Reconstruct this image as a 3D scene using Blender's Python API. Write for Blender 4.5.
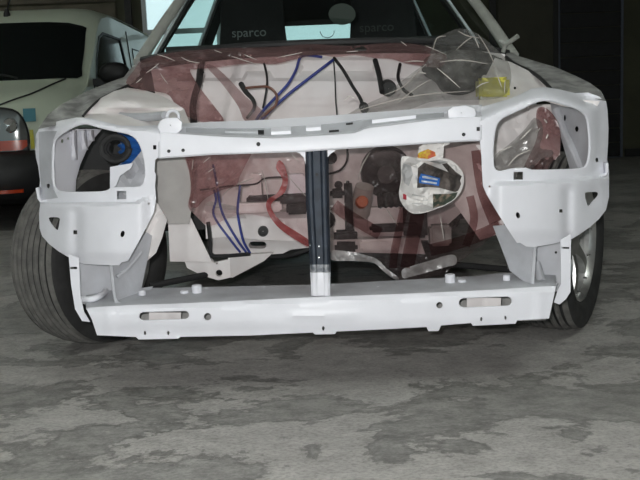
import bpy, bmesh, math, random
from mathutils import Vector, Matrix, noise
from mathutils.geometry import delaunay_2d_cdt
random.seed(7)
PI = math.pi
scene = bpy.context.scene
for o in list(bpy.data.objects):
    bpy.data.objects.remove(o)
COL = scene.collection

# ------------------------------------------------------------------ camera
F = 900.0                       # focal length in pixels of a 640 px wide frame
CAM_H = 0.73
PITCH = math.radians(8.2)
ROLL = math.radians(-2.4)
CAM = Vector((0, 0, CAM_H))
CROT = Matrix.Rotation(PI/2 - PITCH, 3, 'X') @ Matrix.Rotation(ROLL, 3, 'Z')
cd = bpy.data.cameras.new('camera'); cam = bpy.data.objects.new('camera', cd); COL.objects.link(cam)
cam.location = CAM; cam.rotation_euler = CROT.to_euler()
cd.sensor_fit = 'HORIZONTAL'; cd.sensor_width = 36; cd.lens = 36 * F / 640
cd.clip_start = 0.02; cd.clip_end = 200
scene.camera = cam

# ------------------------------------------------------------------ world, flash, exposure
w = bpy.data.worlds.new('world'); scene.world = w; w.use_nodes = True
bg = w.node_tree.nodes['Background']
bg.inputs[0].default_value = (0.78, 0.94, 0.97, 1); bg.inputs[1].default_value = 1.3
fl = bpy.data.lights.new('camera_flash', 'POINT'); fl.energy = 130; fl.shadow_soft_size = 0.012
fl.color = (1.0, 0.985, 0.97)
flo = bpy.data.objects.new('camera_flash', fl); COL.objects.link(flo)
flo.location = (-0.045, -0.01, CAM_H + 0.055)
vs = scene.view_settings
vs.view_transform = 'Standard'; vs.look = 'None'; vs.exposure = 0.0; vs.gamma = 1.0
vs.use_curve_mapping = False

# ------------------------------------------------------------------ helpers
def P(px, py, Y):
    """point at distance Y in front of the car's nose line, along the sight line of a measured photo point"""
    d = CROT @ Vector(((px - 320) / F, -(py - 240) / F, -1.0))
    return CAM + d * (Y / d.y)

MATS = {}
def mat(name, color=(.8, .8, .8), rough=.5, metal=0.0, vary=0.0, scale=8.0, color2=None, bump=0.0, bscale=40.0,
        trans=0.0, alpha=1.0, coat=0.0, emit=None, spec=.5, lo=.4, hi=.6, detail=5.0):
    if name in MATS: return MATS[name]
    m = bpy.data.materials.new(name); m.use_nodes = True
    nt = m.node_tree; b = nt.nodes['Principled BSDF']
    b.inputs['Roughness'].default_value = rough; b.inputs['Metallic'].default_value = metal
    b.inputs['Base Color'].default_value = (*color, 1)
    b.inputs['Specular IOR Level'].default_value = spec
    b.inputs['Coat Weight'].default_value = coat
    b.inputs['Transmission Weight'].default_value = trans
    b.inputs['Alpha'].default_value = alpha
    tc = nt.nodes.new('ShaderNodeTexCoord')
    if vary > 0 or color2:
        c2 = color2 or tuple(max(0, c * (1 - vary)) for c in color)
        n = nt.nodes.new('ShaderNodeTexNoise'); n.inputs['Scale'].default_value = scale; n.inputs['Detail'].default_value = detail
        r = nt.nodes.new('ShaderNodeValToRGB'); r.color_ramp.elements[0].position = lo; r.color_ramp.elements[1].position = hi
        r.color_ramp.elements[0].color = (*c2, 1); r.color_ramp.elements[1].color = (*color, 1)
        nt.links.new(tc.outputs['Object'], n.inputs['Vector']); nt.links.new(n.outputs['Fac'], r.inputs['Fac'])
        nt.links.new(r.outputs['Color'], b.inputs['Base Color'])
    if bump > 0:
        n2 = nt.nodes.new('ShaderNodeTexNoise'); n2.inputs['Scale'].default_value = bscale; n2.inputs['Detail'].default_value = 4
        bp = nt.nodes.new('ShaderNodeBump'); bp.inputs['Strength'].default_value = bump; bp.inputs['Distance'].default_value = .01
        nt.links.new(tc.outputs['Object'], n2.inputs['Vector']); nt.links.new(n2.outputs['Fac'], bp.inputs['Height'])
        nt.links.new(bp.outputs['Normal'], b.inputs['Normal'])
    if emit:
        b.inputs['Emission Color'].default_value = (*emit[0], 1); b.inputs['Emission Strength'].default_value = emit[1]
    MATS[name] = m
    return m

def link(o, parent=None):
    COL.objects.link(o)
    if parent is not None:
        o.parent = parent
        if parent.type == 'EMPTY':
            o.matrix_parent_inverse = Matrix.Translation(-parent.location)
    return o

def thing(name, label, cat, loc=(0, 0, 0), group=None):
    o = bpy.data.objects.new(name, None); o.location = loc; o.empty_display_size = .1
    COL.objects.link(o); return tag(o, label, cat, group)

def tag(o, label, cat=None, group=None):
    o['label'] = label
    if cat: o['category'] = cat
    if group: o['group'] = group
    return o

def structure(o):
    o['kind'] = 'structure'; return o

def mesh_obj(name, verts, faces, m, parent=None, smooth=True, angle=35, mi=None):
    me = bpy.data.meshes.new(name)
    me.from_pydata([tuple(v) for v in verts], [], faces); me.validate()
    for x in (m if isinstance(m, (list, tuple)) else [m]): me.materials.append(x)
    bm = bmesh.new(); bm.from_mesh(me)
    if mi:
        for f, i in zip(bm.faces, mi): f.material_index = i
    bmesh.ops.recalc_face_normals(bm, faces=bm.faces); bm.to_mesh(me); bm.free()
    if smooth:
        me.shade_smooth(); me.set_sharp_from_angle(angle=math.radians(angle))
    o = bpy.data.objects.new(name, me)
    return link(o, parent)

def inside(p, poly):
    x, y = p; c = False; n = len(poly); j = n - 1
    for i in range(n):
        xi, yi = poly[i]; xj, yj = poly[j]
        if (yi > y) != (yj > y) and x < (xj - xi) * (y - yi) / (yj - yi) + xi: c = not c
        j = i
    return c

def dist_edge(p, poly):
    best = 1e9; px, py = p; n = len(poly)
    for i in range(n):
        ax, ay = poly[i]; bx, by = poly[(i + 1) % n]
        dx, dy = bx - ax, by - ay; L = dx * dx + dy * dy
        t = 0 if L == 0 else max(0, min(1, ((px - ax) * dx + (py - ay) * dy) / L))
        d = math.hypot(px - ax - t * dx, py - ay - t * dy)
        best = min(best, d)
    return best

def circ(cx, cy, r, n=12, ry=None, rot=0):
    ry = ry or r
    out = []
    for i in range(n):
        a = 2 * PI * i / n; x, y = r * math.cos(a), ry * math.sin(a)
        out.append((cx + x * math.cos(rot) - y * math.sin(rot), cy + x * math.sin(rot) + y * math.cos(rot)))
    return out

def rect(x0, y0, x1, y1): return [(x0, y0), (x1, y0), (x1, y1), (x0, y1)]

def slot(x0, y0, x1, y1, dy=0, n=5):
    """rounded slot, dy = rise of its right end"""
    r = (y1 - y0) / 2; cy = (y0 + y1) / 2; out = []
    for i in range(n + 1):
        a = PI / 2 + PI * i / n; out.append((x0 + r + r * math.cos(a), cy + r * math.sin(a)))
    for i in range(n + 1):
        a = -PI / 2 + PI * i / n; out.append((x1 - r + r * math.cos(a), cy + dy + r * math.sin(a)))
    return out

def smooth_poly(pts, k=3):
    """closed Catmull-Rom through pts"""
    n = len(pts); out = []
    for i in range(n):
        p0, p1, p2, p3 = pts[i - 1], pts[i], pts[(i + 1) % n], pts[(i + 2) % n]
        for j in range(k):
            t = j / k
            out.append(tuple(.5 * (2 * p1[a] + (p2[a] - p0[a]) * t + (2 * p0[a] - 5 * p1[a] + 4 * p2[a] - p3[a]) * t * t
                             + (3 * p1[a] - p0[a] - 3 * p2[a] + p3[a]) * t ** 3) for a in (0, 1)))
    return out

def sheet(name, outline, mapf, m, parent=None, holes=(), thick=.0025, step=6.0, regions=(), off=None, angle=35, jitter=0.0):
    """pressed sheet: a flat outline with holes, meshed, carried to 3D by mapf(u, v) and given a thickness.
    regions: (polygon, material index) printed or painted areas"""
    pts = []; edges = []
    def add_loop(lp):
        s = len(pts); n = len(lp)
        for i in range(n):
            a = lp[i]; b = lp[(i + 1) % n]; L = math.hypot(b[0] - a[0], b[1] - a[1])
            k = max(1, int(L / step))
            for j in range(k):
                pts.append((a[0] + (b[0] - a[0]) * j / k, a[1] + (b[1] - a[1]) * j / k))
        e = len(pts)
        for i in range(s, e): edges.append((i, i + 1 if i + 1 < e else s))
    add_loop(outline)
    for h in holes: add_loop(h)
    for rg, _ in regions: add_loop(rg)
    xs = [p[0] for p in outline]; ys = [p[1] for p in outline]
    rng = random.Random(len(outline) * 31 + int(xs[0] * 7))
    y = min(ys) + step / 2; row = 0
    loops = [outline] + list(holes)
    while y < max(ys):
        x = min(xs) + (step / 2 if row % 2 else 0)
        while x < max(xs):
            p = (x + rng.uniform(-jitter, jitter) * step, y + rng.uniform(-jitter, jitter) * step)
            if inside(p, outline) and not any(inside(p, h) for h in holes) and min(dist_edge(p, l) for l in loops) > step * .45:
                pts.append(p)
            x += step
        y += step * .87; row += 1
    r = delaunay_2d_cdt([Vector(p) for p in pts], edges, [], 0, 1e-5)
    vco, tris = r[0], r[2]
    keep = []; mi = []
    for t in tris:
        c = (sum(vco[i][0] for i in t) / 3, sum(vco[i][1] for i in t) / 3)
        if inside(c, outline) and not any(inside(c, h) for h in holes):
            k = 0
            for rg, idx in regions:
                if inside(c, rg): k = idx
            keep.append(tuple(t)); mi.append(k)
    used = sorted({i for t in keep for i in t}); ix = {v: k for k, v in enumerate(used)}
    front = [Vector(mapf(vco[i][0], vco[i][1])) for i in used]
    tris = [tuple(ix[i] for i in t) for t in keep]
    if thick == 0:
        return mesh_obj(name, front, tris, m, parent, angle=angle, mi=mi)
    offv = Vector(off) if off else Vector((0, 1, 0))
    n = len(front); verts = front + [v + offv * thick for v in front]
    faces = list(tris) + [tuple(reversed([i + n for i in t])) for t in tris]
    cnt = {}
    for t in tris:
        for a, b in ((t[0], t[1]), (t[1], t[2]), (t[2], t[0])): cnt[(a, b)] = 1
    rim = [(a, b) for (a, b) in cnt if (b, a) not in cnt]
    faces += [(b, a, a + n, b + n) for a, b in rim]
    return mesh_obj(name, verts, faces, m, parent, angle=angle, mi=mi + [0] * len(mi) + [0] * len(rim))

def grid(name, rows, m, parent=None, closed=False, angle=35, caps=False, thick=0):
    """loft through rows of points"""
    nr, nc = len(rows), len(rows[0]); verts = [Vector(p) for r in rows for p in r]; faces = []
    for i in range(nr - 1):
        for j in range(nc if closed else nc - 1):
            k = (j + 1) % nc
            faces.append((i * nc + j, i * nc + k, (i + 1) * nc + k, (i + 1) * nc + j))
    if caps:
        faces.append(tuple(range(nc - 1, -1, -1))); faces.append(tuple((nr - 1) * nc + j for j in range(nc)))
    o = mesh_obj(name, verts, faces, m, parent, angle=angle)
    if thick:
        s = o.modifiers.new('thickness', 'SOLIDIFY'); s.thickness = thick
    return o

def spline(pts, k=6):
    pts = [Vector(p) for p in pts]; out = []; n = len(pts)
    for i in range(n - 1):
        p0, p1, p2, p3 = pts[max(0, i - 1)], pts[i], pts[i + 1], pts[min(n - 1, i + 2)]
        for j in range(k):
            t = j / k
            out.append(.5 * (2 * p1 + (p2 - p0) * t + (2 * p0 - 5 * p1 + 4 * p2 - p3) * t * t + (3 * p1 - p0 - 3 * p2 + p3) * t ** 3))
    out.append(pts[-1]); return out

def tube(name, pts, r, m, parent=None, k=6, n=8, raw=False, closed=False):
    sp = [Vector(p) for p in pts] if raw else spline(pts, k)
    rr = r if callable(r) else (lambda t: r)
    rows = []; up = Vector((0.13, 0.2, 1)).normalized()
    L = len(sp)
    for i, p in enumerate(sp):
        if closed: tg = sp[(i + 1) % L] - sp[i - 1]
        else: tg = sp[min(L - 1, i + 1)] - sp[max(0, i - 1)]
        tg.normalize()
        a = tg.cross(up)
        if a.length < .05: a = tg.cross(Vector((1, 0, 0)))
        a.normalize(); b = tg.cross(a); up = -b if (-b).dot(up) > 0 else b
        q = rr(i / max(1, L - 1))
        rows.append([p + (a * math.cos(2 * PI * j / n) + b * math.sin(2 * PI * j / n)) * q for j in range(n)])
    if closed: rows.append(rows[0])
    return grid(name, rows, m, parent, closed=True, caps=not closed)

def frame_of(axis):
    a = Vector(axis).normalized()
    u = a.cross(Vector((0, 0, 1)))
    if u.length < 1e-3: u = Vector((1, 0, 0))
    u.normalize(); v = a.cross(u); return a, u, v

def revolve(name, prof, center, axis, m, parent=None, n=32, angle=30):
    """prof: list of (radius, distance along the axis)"""
    a, u, v = frame_of(axis); c = Vector(center)
    rows = [[c + a * t + (u * math.cos(2 * PI * j / n) + v * math.sin(2 * PI * j / n)) * max(r, 1e-5) for j in range(n)] for r, t in prof]
    return grid(name, rows, m, parent, closed=True, angle=angle)

def box(name, c, s, m, parent=None, bevel=.004, rot=None, seg=2):
    bm = bmesh.new(); bmesh.ops.create_cube(bm, size=1)
    for v in bm.verts: v.co = Vector((v.co.x * s[0], v.co.y * s[1], v.co.z * s[2]))
    if bevel: bmesh.ops.bevel(bm, geom=list(bm.edges), offset=min(bevel, min(s) * .4), segments=seg, affect='EDGES')
    M = Matrix.Translation(Vector(c)) @ (rot.to_4x4() if rot else Matrix())
    bmesh.ops.transform(bm, matrix=M, verts=bm.verts)
    me = bpy.data.meshes.new(name); bm.to_mesh(me); bm.free(); me.materials.append(m)
    me.shade_smooth(); me.set_sharp_from_angle(angle=math.radians(40))
    return link(bpy.data.objects.new(name, me), parent)

def text_mesh(name, body, size, M, m, parent=None, depth=.0008):
    cu = bpy.data.curves.new(name, 'FONT'); cu.body = body; cu.size = size; cu.align_x = 'CENTER'; cu.align_y = 'CENTER'; cu.extrude = depth
    t = bpy.data.objects.new(name + '_tmp', cu); COL.objects.link(t)
    bpy.context.view_layer.update()
    me = bpy.data.meshes.new_from_object(t.evaluated_get(bpy.context.evaluated_depsgraph_get()))
    bpy.data.objects.remove(t)
    me.transform(M); me.materials.clear(); me.materials.append(m)
    return link(bpy.data.objects.new(name, me), parent)

def sstep(a, b, x):
    t = max(0, min(1, (x - a) / (b - a))); return t * t * (3 - 2 * t)

def fbm(x, y, s=1.0, z=0.0, o=4):
    return noise.fractal(Vector((x * s, y * s, z)), 1.0, 2.0, o)

def interp(tab, x):
    if x <= tab[0][0]: return tab[0][1]
    for (a, va), (b, vb) in zip(tab, tab[1:]):
        if x <= b: return va + (vb - va) * (x - a) / (b - a)
    return tab[-1][1]

def schlick(nt, normal=None, f0=.04, top=1.0):
    """reflectance that is the same from both sides of a thin film or pane"""
    N = nt.nodes.new; L = nt.links.new
    lw = N('ShaderNodeLayerWeight'); lw.inputs[0].default_value = .5
    if normal is not None: L(normal, lw.inputs['Normal'])
    pw = N('ShaderNodeMath'); pw.operation = 'POWER'; pw.inputs[1].default_value = 5; L(lw.outputs['Facing'], pw.inputs[0])
    ml = N('ShaderNodeMath'); ml.operation = 'MULTIPLY_ADD'; ml.inputs[1].default_value = top - f0; ml.inputs[2].default_value = f0
    L(pw.outputs[0], ml.inputs[0]); return ml.outputs[0]

# ------------------------------------------------------------------ materials
M_white = mat('white_body_paint', (.755, .76, .81), .42, vary=.07, scale=9, bump=.05, bscale=25, lo=.3, hi=.7)
M_prim = mat('grey_white_primer', (.52, .53, .565), .55, vary=.22, scale=14, bump=.12, bscale=60, lo=.3, hi=.7)
M_grey = mat('bare_grey_metal', (.37, .37, .36), .5, vary=.55, scale=22, bump=.3, bscale=45, lo=.35, hi=.65)
M_bay = mat('engine_bay_white', (.80, .77, .765), .5, color2=(.66, .61, .605), scale=7, bump=.06, bscale=20, lo=.3, hi=.62)
M_beige = mat('dusty_beige_metal', (.40, .385, .37), .6, vary=.15, scale=10, bump=.05)
M_black = mat('matte_black', (.012, .012, .013), .6, vary=.3, scale=20)
M_blkgl = mat('satin_black_metal', (.034, .044, .062), .55, vary=.3, scale=30, spec=.25)
M_rub = mat('black_rubber', (.028, .028, .028), .75, vary=.35, scale=20, bump=.1, bscale=60)
M_tread = mat('dusty_tread_rubber', (.15, .145, .135), .85, color2=(.10, .098, .092), scale=30)
M_alloy = mat('silver_alloy', (.55, .55, .54), .28, metal=.85, vary=.2, scale=20)
M_chrome = mat('bright_bolt_steel', (.8, .8, .8), .15, metal=1)
M_blue = mat('blue_hose_rubber', (.035, .05, .24), .45)
M_brown = mat('brown_hose_rubber', (.16, .075, .055), .5)
M_orange = mat('orange_plastic', (.42, .10, .035), .45)
M_yellow = mat('yellow_plastic', (.52, .48, .03), .45, color2=(.42, .40, .08), scale=20)
M_redp = mat('red_plastic', (.38, .035, .035), .4)

# ------------------------------------------------------------------ room
def concrete():
    m = bpy.data.materials.new('stained_concrete'); m.use_nodes = True; nt = m.node_tree; b = nt.nodes['Principled BSDF']
    N = nt.nodes.new; L = nt.links.new
    tc = N('ShaderNodeTexCoord'); mp = N('ShaderNodeMapping'); mp.inputs['Scale'].default_value = (.8, 1.15, 1); mp.inputs['Location'].default_value = (3.1, 1.7, 0)
    L(tc.outputs['Object'], mp.inputs['Vector'])
    def nz(scale, det, rough=.55, dist=0):
        n = N('ShaderNodeTexNoise'); n.inputs['Scale'].default_value = scale; n.inputs['Detail'].default_value = det
        n.inputs['Roughness'].default_value = rough; n.inputs['Distortion'].default_value = dist
        L(mp.outputs['Vector'], n.inputs['Vector']); return n
    def ramp(src, stops):
        r = N('ShaderNodeValToRGB'); e = r.color_ramp.elements
        e[0].position, e[0].color = stops[0][0], (*[stops[0][1]] * 3, 1); e[1].position, e[1].color = stops[1][0], (*[stops[1][1]] * 3, 1)
        for p, c in stops[2:]:
            k = e.new(p); k.color = (c, c, c, 1)
        L(src, r.inputs['Fac']); return r
    def mix(fac, a, b_, mode='MIX'):
        x = N('ShaderNodeMix'); x.data_type = 'RGBA'; x.blend_type = mode
        if isinstance(fac, float): x.inputs[0].default_value = fac
        else: L(fac, x.inputs[0])
        for s, v in ((6, a), (7, b_)):
            if isinstance(v, tuple): x.inputs[s].default_value = (*v, 1)
            else: L(v, x.inputs[s])
        return x.outputs[2]
    big = nz(2.1, 9, .66, .25)                       # peeled coating patches with crisp borders
    patch = ramp(big.outputs['Fac'], [(.487, 1), (.503, 0)])
    rim = ramp(big.outputs['Fac'], [(.470, 0), (.512, 0), (.497, 1)])
    fine = nz(17, 8, .75); grain = nz(110, 4, .7); cloud = nz(.55, 3)
    base = mix(ramp(fine.outputs['Fac'], [(.3, 0), (.7, 1)]).outputs[0], (.32, .308, .292), (.57, .552, .53))
    dark = mix(ramp(fine.outputs['Fac'], [(.35, 0), (.65, 1)]).outputs[0], (.19, .187, .176), (.43, .42, .40))
    c = mix(patch.outputs[0], base, dark)
    c = mix(rim.outputs[0], c, mix(.5, c, (.05, .05, .046)))
    c = mix(ramp(grain.outputs['Fac'], [(.36, .15), (.55, 1)]).outputs[0], mix(.45, c, (.07, .07, .065)), c)
    c = mix(ramp(nz(95, 2).outputs['Fac'], [(.70, 0), (.74, 1)]).outputs[0], c, (.42, .41, .39))
    c = mix(ramp(cloud.outputs['Fac'], [(.35, 0), (.65, 1)]).outputs[0], mix(.25, c, (.10, .10, .09)), c)
    L(c, b.inputs['Base Color'])
    rr = N('ShaderNodeMapRange'); rr.inputs[3].default_value = .62; rr.inputs[4].default_value = .42
    L(patch.outputs[0], rr.inputs[0]); L(rr.outputs[0], b.inputs['Roughness'])
    bp = N('ShaderNodeBump'); bp.inputs['Strength'].default_value = .35; bp.inputs['Distance'].default_value = .004
    hsum = N('ShaderNodeMath'); hsum.operation = 'MULTIPLY_ADD'; hsum.inputs[1].default_value = -.5
    L(patch.outputs[0], hsum.inputs[0]); L(fine.outputs['Fac'], hsum.inputs[2]); L(hsum.outputs[0], bp.inputs['Height'])
    L(bp.outputs['Normal'], b.inputs['Normal'])
    return m
X0, X1, Y0, Y1, ZC = -5.2, 5.6, -4.0, 11.2, 3.6
structure(box('floor', ((X0 + X1) / 2, (Y0 + Y1) / 2, -.05), (X1 - X0 + .4, Y1 - Y0 + .4, .1), concrete(), bevel=0))
M_wall = mat('olive_wall_paint', (.075, .075, .042), .7, vary=.25, scale=3, bump=.1, bscale=30)
M_lwall = mat('grey_wall_paint', (.20, .20, .18), .8, vary=.2, scale=2)
M_brnp = mat('brown_door_panel', (.085, .072, .045), .6, vary=.3, scale=4)
M_frame = mat('dark_door_frame', (.012, .012, .012), .5)
M_bluef = mat('slate_frame_edge', (.10, .115, .15), .45)
M_wfr = mat('white_window_frame', (.62, .66, .68), .5)
M_ceil = mat('ceiling_board', (.30, .30, .28), .8, vary=.1, scale=3)

# wall_back has two daylight openings: one beside the van, one straight behind the car
wx0 = -2.04; wz0, wz1 = .75, 2.75
WINS = ((wx0, -1.10), (-.46, .74))  # hidden wall between them added to darken reflections in the van glass
wall = [(X0, 0), (X1, 0), (X1, ZC), (X0, ZC)]
wb = structure(sheet('wall_back', wall, lambda u, v: (u, Y1, v), M_wall, holes=[rect(a, wz0, b, wz1) for a, b in WINS], thick=.15, step=1.5))
structure(box('wall_left', (X0 - .075, (Y0 + Y1) / 2, ZC / 2), (.15, Y1 - Y0, ZC), M_lwall, bevel=0))
structure(box('wall_right', (X1 + .075, (Y0 + Y1) / 2, ZC / 2), (.15, Y1 - Y0, ZC), M_wall, bevel=0))
structure(box('ceiling', ((X0 + X1) / 2, (Y0 + Y1) / 2, ZC + .05), (X1 - X0 + .3, Y1 - Y0 + .3, .1), M_ceil, bevel=0))
structure(sheet('wall_front', wall, lambda u, v: (u, Y0, v), M_lwall, holes=[rect(-2.6, .02, 2.0, 2.9)], thick=.15, step=1.5, off=(0, -1, 0)))
# windows in the openings
M_pane = mat('frosted_pane', (.85, .95, .95), .25, trans=.9)
for k, (a, b) in enumerate(WINS):
    win = structure(sheet('window_%d' % (k + 1), rect(a, wz0, b, wz1), lambda u, v: (u, Y1 - .02, v), M_wfr, thick=.06, step=3, holes=[rect(a + .05, wz0 + .06, b - .05, 1.72), rect(a + .05, 1.78, b - .05, wz1 - .06)] if k == 0 else [rect(a + .05, wz0 + .06, b - .05, 2.0), rect(a + .05, 2.06, b - .05, wz1 - .06)]))
    zs = 1.72 if k == 0 else 2.0
    for z0_, z1_ in ((wz0 + .06, zs), (zs + .06, wz1 - .06)):
        box('window_pane', ((a + b) / 2, Y1 + .01, (z0_ + z1_) / 2), (b - a - .10, .006, z1_ - z0_), M_pane, win, bevel=0)
# brown sectional door left of the window
d1 = structure(sheet('door_1', rect(X0 + .2, 0.02, wx0 - .12, 2.9), lambda u, v: (u, Y1 - .05, v), M_frame, thick=.05, step=3,
      holes=[rect(X0 + .3, .1, wx0 - .2, 2.8)]))
for i in range(8):
    z = .1 + i * .3375
    for j in range(2):
        xa = X0 + .3 + j * 1.29
        box('door_panel', (xa + .635, Y1 - .03, z + .165), (1.27, .035, .32), M_brnp, d1, bevel=.012)
# doors at the right: an olive leaf and a dark doorway, its darkness built as added black slats
d2 = structure(box('door_2', (2.60, Y1 - .03, 1.05), (.68, .05, 2.1), mat('olive_door_leaf', (.05, .048, .03), .6, vary=.2, scale=4), bevel=.01))
sheet('door_frame', rect(2.16, .0, 2.99, 2.22), lambda u, v: (u, Y1 - .07, v), M_frame, d2, holes=[rect(2.24, .01, 2.93, 2.12)], thick=.05, step=2)
d3 = structure(sheet('door_3', rect(2.99, 0, 3.79, 2.5), lambda u, v: (u, Y1 - .04, v), M_bluef, thick=.035, step=2, holes=[rect(3.02, .01, 3.76, 2.46)]))
for i in range(14):
    box('dark_doorway_slat', (3.39, Y1 - .025, .1 + i * .175), (.74, .02, .165), M_black, d3, bevel=.008)
structure(box('baseboard_back', (4.7, Y1 - .01, .05), (1.75, .02, .1), M_frame, bevel=.003))
# unseen fluorescent lights, added to raise the ambient light on car and van
M_tube = mat('lit_tube', (1, 1, 1), .4, emit=((.95, 1.0, .93), 42))
for x, y, lab in ((-2.9, 4.9, 'unseen white twin-tube ceiling light added in front of the parked van'), (-4.3, 1.6, 'unseen white twin-tube ceiling light added close to the left garage wall'), (2.4, 2.2, 'unseen white twin-tube ceiling light added beside the stripped car'), (-4.7, 9.6, 'unseen white twin-tube ceiling light added by the wall beyond the parked van'),
                  (-1.2, .4, 'unseen white twin-tube ceiling light added over bare floor left of the car nose'), (1.2, .4, 'unseen white twin-tube ceiling light added over bare floor right of the car nose')):
    t = thing('added_ceiling_light', lab, 'ceiling light', (x, y, ZC), 'added fluorescent lights on the garage ceiling')
    box('housing', (x, y, ZC - .035), (.22, 1.3, .07), M_wfr, t)
    for s in (-1, 1):
        tube('lamp_tube', [(x + s * .06, y - .6, ZC - .09), (x + s * .06, y + .6, ZC - .09)], .018, M_tube, t, raw=True)

# ------------------------------------------------------------------ delivery van behind, on the left
VX0, VX1 = -3.36, -1.72
vc = (VX0 + VX1) / 2; vh = (VX1 - VX0) / 2
M_van = mat('van_white_paint', (.55, .61, .49), .34, coat=.3, vary=.05, scale=3)
M_vgl = mat('van_dark_glass', (.006, .008, .008), .08, spec=.22)
M_vbl = mat('black_bumper_plastic', (.010, .010, .011), .55, vary=.2, scale=20)
M_lens = mat('clear_lamp_lens', (.12, .125, .12), .08, metal=.4)
M_amber = mat('red_orange_lens', (.45, .045, .01), .15)
van = thing('delivery_van', 'pale white delivery van with black bumper parked behind the stripped car', 'van', (vc, 8.0, 0))
prof = [(6.20, .50, .97), (6.16, .62, .985), (6.18, .76, .985), (6.26, .86, .98), (6.45, .93, .985), (6.72, 1.00, .99), (6.93, 1.055, .985),
        (7.10, 1.19, .975), (7.28, 1.345, .965), (7.46, 1.505, .955), (7.56, 1.58, .95), (7.70, 1.645, .945), (7.95, 1.685, .94), (8.5, 1.705, .94),
        (9.4, 1.70, .94), (10.05, 1.66, .94)]
rows = []
for y, z, s in prof:
    row = []
    n = 22
    for j in range(n + 1):
        t = -1 + 2 * j / n
        e = abs(t) ** 7
        fr = 1 if y < 6.3 else .35
        row.append((vc + vh * s * math.copysign(abs(t) ** .9 if t else 0, t), y + fr * .26 * abs(t) ** 3.5, z - .075 * e))
    rows.append(row)
grid('front_and_roof_skin', rows, M_van, van, angle=50)
# both flanks: body side + window holes
side = [(6.62, .46), (6.46, .70), (6.52, .80), (6.72, .90), (7.02, .99), (7.35, 1.26), (7.56, 1.45), (7.75, 1.57), (8.1, 1.62), (10.12, 1.60), (10.2, .9), (10.18, .3), (7.3, .28), (7.25, .50), (7.1, .62), (6.85, .62)]
swin = [(7.30, 1.02), (7.42, 1.22), (7.62, 1.41), (7.80, 1.46), (8.50, 1.46), (8.72, 1.02), (8.66, .94), (7.38, .92)]
def flank(sgn):
    def f(u, v):
        x = vh * (1 - .012 * 1) - max(0, v - .95) * .07 - .02 * max(0, 7.2 - u)
        return (vc + sgn * x, u, v)
    return f
for s in (-1, 1):
    sd = sheet('side_panel', side, flank(s), M_van, van, holes=[swin], thick=.02, step=.15, off=(-s, 0, 0))
    g = sheet('door_window', swin, flank(s), M_vgl, van, thick=.006, step=.2, off=(-s, 0, 0)); g.location.x = -s * .006
    fr = sheet('window_seal', [(vc * 0 + a, b) for a, b in swin], flank(s), M_vbl, g, thick=.01, step=.2, off=(s, 0, 0),
          holes=[[(8.0 + (a - 8.0) * .95, 1.18 + (b - 1.18) * .93) for a, b in swin]])
    # pressed cargo panel line and door seam
    f = flank(s)
    for pl in ([(9.0, 1.40), (9.95, 1.40), (9.98, .98), (9.0, .98), (9.0, 1.40)], [(8.80, 1.55), (8.86, 1.0), (8.78, .40)], [(7.20, .40), (7.16, .8), (7.24, 1.02)]):
        tube('panel_seam', [Vector(f(a, b)) + Vector((s * .001, 0, 0)) for a, b in pl], .006, M_vbl, sd, raw=True, n=6)
    h = box('door_handle', f(8.6, .84), (.03, .16, .035), M_vbl, van, bevel=.01)
    # mirror
    mx = vc + s * (vh + .16)
    rows = []
    for i in range(9):
        a = PI * i / 8; r = math.sin(a); z = 1.085 - .085 * math.cos(a)
        rows.append([(mx + (.105 * r + .02) * math.copysign(abs(math.cos(b)) ** .7, math.cos(b)), 7.20 + (.07 * r + .005) * math.sin(b) , z) for b in [2 * PI * k / 16 for k in range(16)]])
    mr = grid('door_mirror', rows, M_vbl, van, closed=True, caps=True)
    box('mirror_arm', (vc + s * (vh + .04), 7.24, 1.02), (.22, .06, .06), M_vbl, mr, bevel=.01)
    # front corner lamp
    lx = [VX1 - .02 - .46, VX1 - .075]
    def lampmap(u, v, s=s):
        # u 0..1 from the centre outwards
        xx = vh - .69 + u * .44; tt = xx / vh
        return (vc + s * xx, 6.165 + .26 * tt ** 3.5 + .10 * max(0, v - .70) - .018, v)
    lo = smooth_poly([(0, .66), (.02, .79), (.30, .835), (.62, .835), (.88, .80), (1.0, .68), (.99, .56), (.9, .535), (.1, .535)], 3)
    lp = sheet('headlamp', lo, lambda u, v: lampmap(u, v), M_lens, van, thick=.03, step=.06)
    am = [(.03, .612), (.985, .612), (.985, .57), (.9, .545), (.1, .545)]
    sheet('indicator_lens', am, lambda u, v: Vector(lampmap(u, v)) + Vector((0, -.006, 0)), M_amber, lp, thick=.006, step=.06)
    for (u, v, r) in ((.40, .715, .065), (.76, .715, .05)):
        c = Vector(lampmap(u, v)); revolve('reflector', [(.001, -.002), (r * .5, -.006), (r * .9, -.008), (r, -.003), (r, .01)], c, (0, 1, 0), M_chrome, lp, n=20)
    # surround seam
    tube('lamp_seam', [Vector(lampmap(u, v)) + Vector((0, -.002, 0)) for u, v in lo], .008, M_vbl, lp, raw=True, closed=True, n=6)
    # wheel
    wc = (vc + s * (vh - .10), 6.95, .29)
    ty = revolve('wheel', [(.17, -.09), (.25, -.095), (.285, -.07), (.29, 0), (.285, .07), (.25, .095), (.17, .09)], wc, (1, 0, 0), M_rub, van, n=32)
    revolve('wheel_cover', [(.001, .085 * s), (.10, .092 * s), (.17, .075 * s), (.175, .05 * s)], wc, (1, 0, 0), M_alloy, ty, n=24)
    wr = (vc + s * (vh - .10), 9.4, .29)
    ty = revolve('wheel', [(.17, -.09), (.25, -.095), (.285, -.07), (.29, 0), (.285, .07), (.25, .095), (.17, .09)], wr, (1, 0, 0), M_rub, van, n=32)
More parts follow.
